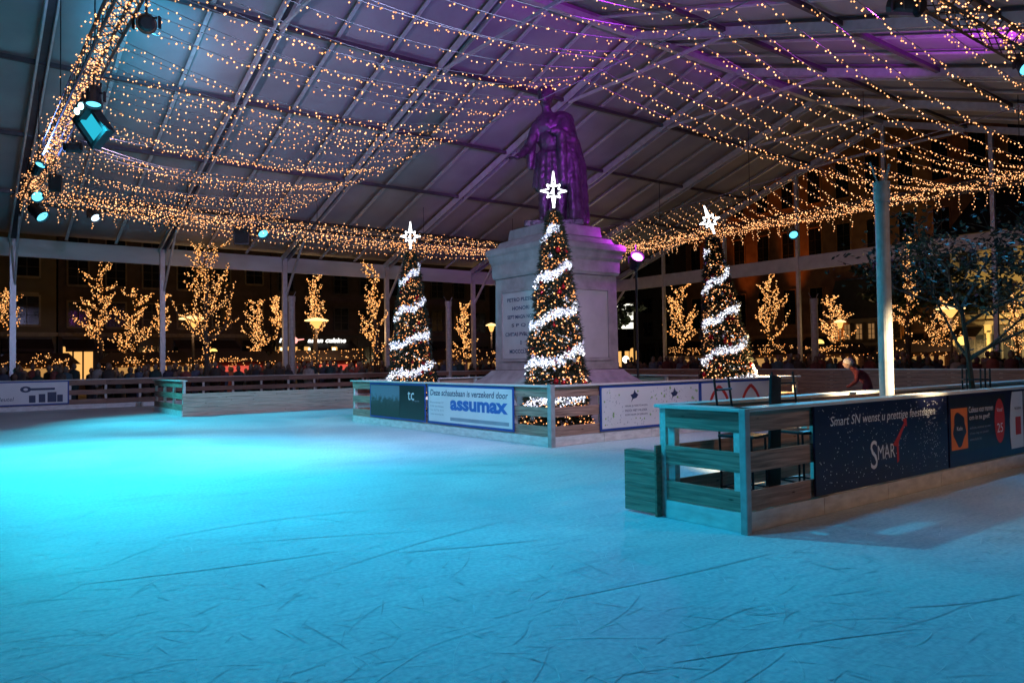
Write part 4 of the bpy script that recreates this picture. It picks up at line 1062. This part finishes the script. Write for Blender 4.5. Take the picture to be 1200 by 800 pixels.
# ------------------------------------------------------------------ buildings
WARMW = emit('warm shop window', (1.0, .50, .14), 1.1); DIMW = emit('dim warm window', (1.0, .5, .18), .25)
DARKG = mat('dark glass', (.015, .017, .022), .15, var=.3, scale=2)
BRICK = mat('dark brick facade', (.08, .055, .04), .85, var=.3, scale=2); OLIVE = mat('olive render facade', (.15, .12, .065), .85, var=.2, scale=.8)
CREAM = mat('cream render facade', (.52, .42, .24), .8, var=.12, scale=.8); ROOFM = mat('slate roof', (.05, .05, .055), .7, var=.3, scale=3)
TRIM = mat('stone trim', (.30, .25, .17), .75, var=.15, scale=3); DKTRIM = mat('dark frame', (.05, .045, .04), .6)
def house(label, loc, rz, w, h, depth, storeys, bays, wall, roof=True, lit=(), shop=None, win_m=DARKG, arch=False, ground=3.6, trim=TRIM):
    o = thing('house', label, 'building', loc, rz)
    m = MB(); m.box(0, w, 0, depth, -.12, h); m.build('wall', wall, o)
    if roof:
        m = MB(); m.raw([(-.3, -.3, h), (w + .3, -.3, h), (w + .3, depth + .3, h), (-.3, depth + .3, h), (0.3, depth / 2, h + 3.5), (w - .3, depth / 2, h + 3.5)],
                        [(0, 1, 5, 4), (2, 3, 4, 5), (1, 2, 5), (3, 0, 4), (3, 2, 1, 0)]); m.build('roof', ROOFM, o)
    m = MB(); m.box(-.15, w + .15, -.25, -.002, h - .35, h - .02); m.build('cornice', trim, o); m = MB(); m.box(-.05, w + .05, -.12, -.002, ground - .12, ground + .12); m.build('string_course', trim, o)
    bw = w / bays; sh = (h - ground) / storeys
    for i in range(bays):
        for j in range(storeys):
            x = (i + .5) * bw; z = ground + j * sh + sh * .2; ww = min(1.25, bw * .5); wh = sh * .58
            f = MB(); t = .1
            f.box(x - ww / 2 - t, x - ww / 2, -.09, -.002, z - t, z + wh + t); f.box(x + ww / 2, x + ww / 2 + t, -.09, -.002, z - t, z + wh + t)
            f.box(x - ww / 2, x + ww / 2, -.09, -.002, z - t - .04, z); f.box(x - ww / 2, x + ww / 2, -.09, -.002, z + wh, z + wh + t + (.15 if arch else 0))
            fo = f.build('window', trim, o)
            g_ = MB(); g_.box(x - ww / 2, x + ww / 2, -.02, -.004, z, z + wh); g_.build('pane', (win_m if (i, j) not in lit else DIMW), fo)
            b_ = MB(); b_.box(x - .03, x + .03, -.05, -.022, z, z + wh)
            for q in (.33, .66): b_.box(x - ww / 2, x + ww / 2, -.045, -.0225, z + wh * q - .02, z + wh * q + .02)
            b_.build('glazing_bar', DKTRIM, fo)
    # ground floor shop fronts
    for i in range(bays):
        x0 = i * bw + .25; x1 = (i + 1) * bw - .25
        f = MB(); f.box(x0, x1, -.12, -.003, ground - .75, ground - .2); f.box(x0 - .1, x0, -.1, -.003, 0, ground - .75); f.box(x1, x1 + .1, -.1, -.003, 0, ground - .75); fo = f.build('shop_front', DKTRIM, o)
        lit_ = shop and i in shop
        g_ = MB(); g_.box(x0, x1, -.03, -.005, .5, ground - .76); g_.build('shop_window', WARMW if lit_ else DARKG, fo)
        b_ = MB(); n = 3
        for q in range(1, n): xx = x0 + (x1 - x0) * q / n; b_.box(xx - .05, xx + .05, -.06, -.032, .5, ground - .76)
        b_.build('mullion', DKTRIM, fo)
        if rq.random() < .6:
            a = MB(); a.raw([(x0, -.12, ground - .3), (x1, -.12, ground - .3), (x1, -1.3, ground - .9), (x0, -1.3, ground - .9), (x1, -1.3, ground - 1.1), (x0, -1.3, ground - 1.1)], [(0, 1, 2, 3), (3, 2, 4, 5)])
            a.build('awning', mat('dark awning', (.03, .015, .015), .8), fo)
    return o
SB = -20
house('olive town house with pilasters beyond the left end of the marquee', W(-12, SB), ROT_T, 15.5, 12.5, 9, 3, 5, OLIVE, shop=(), arch=True)
house('brown brick house with one warm shop window', W(3.6, SB), ROT_T, 8.6, 11.5, 9, 3, 4, BRICK, shop=(0,), trim=mat('brown trim', (.2, .15, .1), .8))
house('dark house between the shop window and the restaurant', W(12.3, SB), ROT_T, 4.6, 13, 9, 3, 2, BRICK, lit=(), shop=(), trim=mat('brown trim', (.2, .15, .1), .8))
rest = house('dark building with the lit restaurant sign over its windows', W(17.0, SB), ROT_T, 19.5, 12, 9, 3, 9, BRICK, shop=(0, 1, 2), trim=DKTRIM)
house('tall dark building behind the left christmas tree', W(37.3, SB), ROT_T, 13, 14, 9, 4, 5, mat('dark grey facade', (.08, .08, .085), .8), shop=(1, 2), trim=DKTRIM)
sg = thing('illuminated_sign', 'white illuminated restaurant sign above the yellow windows', 'sign', W(17.3, SB + .35), ROT_T)
m = MB(); m.box(-.2, 5.6, -.1, .2, 3.0, 3.7); m.build('board', DARKM, sg)
SL = emit('sign letters', (1, .97, .9), 2.6)
text_mesh('lettering', 'n', .1, 3.14, .35, .3, SL, sg, -.12, .25, .03)
text_mesh('lettering', 'asian', 2.25, 3.14, 1.2, .32, SL, sg, -.12, .25, .03)
text_mesh('lettering', 'cuisine', 3.65, 3.14, 1.65, .34, SL, sg, -.12, .25, .03)
m = MB(); m.poly([(1.25 + .24 * math.cos(k * .449), 3.3 + .24 * math.sin(k * .449)) for k in range(14)], .03, -.13); m.poly([(1.45, 3.27), (1.95, 3.36), (1.95, 3.42), (1.45, 3.38)], .03, -.17); m.build('sign_emblem', emit('sign emblem', (1, .35, .3), 2), sg)
for k, x in enumerate((.3, 2.4, 4.3, 6.1)):
    o = thing('wall_lamp', 'round white wall lamp below the restaurant sign, %s from the left' % nth(k + 1), 'lamp', W(17.3 + x, SB + .5, 2.65), ROT_T, 'round lamps below the restaurant sign')
    m = MB(); m.ball((0, 0, 0), .15, 12, 8, (1, .6, .9)); m.build('bulb', emit('wall lamp glass', (1, .95, .6), 2.5), o, smooth=True); m = MB(); m.tube((0, 0, .12), (0, .2, .3), .03, n=6); m.build('arm', DARKM, o)
# gable side
TB = 60
def gb(s): return W(TB, s)
house('dark modern building with a white lit window right of the pedestal', W(61, -33), ROT_S, 13, 14, 9, 4, 5, mat('dark grey facade', (.08, .08, .085), .8), shop=(1, 2), trim=DKTRIM)
big = house('broad orange floodlit building seen through the gable', W(63, -20), ROT_S, 42, 26, 10, 4, 15, mat('floodlit brick', (.30, .15, .08), .85, var=.3, scale=1.2), shop=(), trim=mat('floodlit trim', (.4, .2, .1), .8))
house('cream house with multi pane windows at the right edge', W(52, 11.8), ROT_S, 13, 9.5, 8, 2, 6, CREAM, shop=(), trim=TRIM)
house('long low building with a row of warm windows', W(61.0, -2.2), ROT_S, 6.5, 4.8, 1.2, 1, 6, OLIVE, lit=((0, 0), (1, 0), (2, 0), (3, 0), (4, 0)), shop=(), ground=2.6)
for k, (sv, pw) in enumerate(((-17, 2600), (-12.5, 4000), (-7, 4500), (-1.5, 3200), (4, 1500))):
    o = thing('facade_uplight', '%s orange flood light from the left at the floodlit building' % nth(k + 1), 'flood light', W(60.2, sv), ROT_S, 'orange flood lights by the brick building')
    m = MB(); m.box(-.25, .25, -.15, .15, -.1, .3); m.build('housing', DARKM, o, bevel=.02); m = MB(); m.box(-.2, .2, .152, .156, .0, .26); m.build('glass', emit('orange glass', (1, .35, .05), 5), o)
    spotlight('beam', o, W(60.4, sv, .5), W(63.6, sv + 1.2, 26), pw, (1.0, .24, .03), 26, .7, .2)
for k, sv in enumerate((13.2, 16.5, 20)):
    o = thing('facade_uplight', '%s warm flood light from the left at the cream house' % nth(k + 1), 'flood light', W(49.2, sv), ROT_S, 'warm flood lights by the cream house')
    m = MB(); m.box(-.2, .2, -.12, .12, -.1, .25); m.build('housing', DARKM, o, bevel=.02)
    spotlight('beam', o, W(49.4, sv, .45), W(52, sv, 4.0), 1200, (1.0, .68, .25), 120, .7, .2)
fl = thing('flood_light', 'bright white flood light by the right of the pedestal shining along the street', 'flood light', spot_at(733, 50), 0)
m = MB(); m.lathe([(.05, -.1), (.04, zed(733, 421, 50) - .2)], 8); m.build('column', DARKM, fl)
m = MB(); m.ball((0, 0, zed(733, 421, 50)), .22, 12, 8); m.build('lens', emit('flood lens', (1, .9, .6), 8), fl, smooth=True)
pointlight('glow', fl, (.9, .4, 1.6), 160, (1, .82, .45), .2)
o = thing('display_window', 'white glowing display window left on the dark modern building', 'window', spot_at(731, 62, 0), R(-12))
zz0, zz1 = zed(731, 385, 62), zed(731, 356, 62)
m = MB(); m.box(-.5, .8, 0, .1, zz0, zz1); m.build('pane', emit('display pane', (1, .96, .8), 1.8), o); m = MB(); m.box(-.65, -.5, -.05, .15, -.1, zz1 + .1); m.box(.8, .95, -.05, .15, -.1, zz1 + .1); m.box(-.5, .8, -.05, .15, zz1, zz1 + .12); m.build('frame', DARKM, o)

# ------------------------------------------------------------------ market stalls
def stall(label, loc, rz, w=3.0, red=False):
    o = thing('market_stall', label, 'market stall', loc, rz, 'christmas market stalls beyond the barrier')
    m = MB(); m.box(-w / 2, w / 2, 0, .5, -.12, .95); m.build('counter', WOODD, o)
    for x in (-w / 2, w / 2):
        for y in (0, 1.8):
            m = MB(); m.box(x - .05, x + .05, y - .05, y + .05, -.12, 1.78); m.build('post', WOODD, o)
    m = MB(); m.box(-w / 2 + .06, w / 2 - .06, 1.8, 1.85, 0, 1.78); m.build('back_wall', WOODD, o)
    m = MB(); e = .4; m.raw([(-w / 2 - e, -.5, 1.72), (w / 2 + e, -.5, 1.72), (w / 2 + e, 2.1, 1.72), (-w / 2 - e, 2.1, 1.72), (-w / 2, .8, 2.3), (w / 2, .8, 2.3)], [(0, 1, 5, 4), (2, 3, 4, 5), (1, 2, 5), (3, 0, 4), (3, 2, 1, 0)])
    m.build('roof', mat('stall roof', (.025, .015, .015), .8), o)
    m = MB(); rd = random.Random(loc[0])
    for q in range(5):
        cx = rd.uniform(-w / 2, w / 2); k0 = rd.random()
        for i in range(15):
            x = cx + rd.gauss(0, .38); k = min(1, max(0, k0 + rd.gauss(0, .12))); x = max(-w / 2 - .1, min(w / 2 + .1, x))
            m.octa((x, -.52 + 1.3 * k, 1.75 + .58 * k), .026)
    for i in range(32): m.octa((rd.uniform(-w / 2 - e, w / 2 + e), -.53, 1.70 - abs(math.sin(i)) * .2 + rd.gauss(0, .05)), .024)
    tag(m.build('fairy_lights', BULBG, o), kind='stuff')
    m = MB(); m.box(-w / 2 + .2, w / 2 - .2, 1.70, 1.78, 1.0, 1.5); m.build('lit_shelf', emit('stall red glow', (1, .12, .08), .8) if red else emit('stall glow', (1, .5, .15), .5), o)
    return o
for i, (px, D, rz, w, red, lb) in enumerate(((165, 40, .35, 3.2, False, 'market stall with scalloped lights below the second marquee post'), (212, 39, .3, 3.0, False, 'market stall under the left disc shaped lamp'), (268, 40, .3, 3.6, True, 'market stall right of the left disc shaped lamp'),
        (345, 41, .25, 2.2, True, 'narrow market stall behind the third marquee post'), (385, 41, .2, 3.4, True, 'red glowing market stall below the restaurant sign'), (540, 46, .1, 3.2, False, 'market stall left of the stone pedestal'),
        (570, 43, .1, 2.4, False, 'small market stall half hidden by the pedestal'), (815, 50, -.2, 3.6, False, 'market stall behind the leaning christmas tree'), (905, 44, -.3, 3.0, False, 'market stall right of the leaning christmas tree'),
        (978, 42, -.4, 2.8, False, 'market stall behind the skater'), (1072, 38, -.5, 3.0, False, 'market stall right of the uplit pole'), (40, 38, .4, 2.8, False, 'market stall at the left edge of the picture'))):
    stall(lb, spot_at(px, D), rz, w, red)
# the crowd beyond the barriers reads as one dark mass of coats and heads
def crowd():
    rd = random.Random(9); cols = [(.03, .03, .035), (.05, .06, .10), (.10, .03, .03), (.05, .045, .04), (.09, .12, .18), (.30, .28, .26), (.02, .05, .05), (.06, .13, .17), (.22, .06, .05)]
    def add(mb, hd, c):
        h = rd.uniform(1.2, 1.72); a = rd.uniform(0, 3); w = rd.uniform(.2, .27)
        vs = []; prof = ((.16, -.1), (.17, .5), (w, .9), (w * 1.05, h * .7), (w * .95, h * .8), (.07, h * .85))
        for r, z in prof:
            for k in range(8):
                t = k * math.pi / 4 + a; vs.append((c.x + r * math.cos(t), c.y + r * math.sin(t) * .65, z))
        fs = [(j * 8 + k, j * 8 + (k + 1) % 8, j * 8 + 8 + (k + 1) % 8, j * 8 + 8 + k) for j in range(5) for k in range(8)]
        mb.raw(vs, fs); hd.ball((c.x, c.y, h * .925), .115, 8, 6, (.85, .95, 1.2))
    mbs = [MB() for _ in cols]; hd = MB()
    def scatter(n, f):
        for i in range(n): add(mbs[rd.randrange(len(cols))], hd, f())
    scatter(420, lambda: W(rd.uniform(-8, 32), rd.uniform(-6.5, .3) if rd.random() < .6 else rd.uniform(-.6, 1.6)))
    scatter(300, lambda: W(rd.uniform(25.2, 33), rd.uniform(3, 34)))
    # one object: join with a material slot each
    big_ = MB(); mats = []; idx = []
    for j, mb in enumerate(mbs + [hd]):
        n0 = len(big_.f); big_.raw(mb.v, mb.f); idx += [j] * (len(big_.f) - n0)
    o = big_.build('crowd', None, smooth=True)
    for j, c in enumerate(cols): o.data.materials.append(mat('coat%d' % j, c, .85, var=.3))
    o.data.materials.append(mat('head', (.16, .11, .08), .7, var=.5, scale=1.5))
    for p, j in zip(o.data.polygons, idx): p.material_index = j
    tag(o, 'dark crowd of visitors standing beyond the barriers', 'crowd', kind='stuff')
crowd()
# tall evergreen darkness beyond the gable: two big dark trees
leafy_tree('big dark tree beyond the gable left of the cream house', spot_at(1090, 44), 9.0, .8, 31, .22, 5200, .5, .2)
leafy_tree('dark tree beside the restaurant building behind the pedestal', spot_at(700, 52), 8.5, .8, 33, .22, 4000, .5, .2)
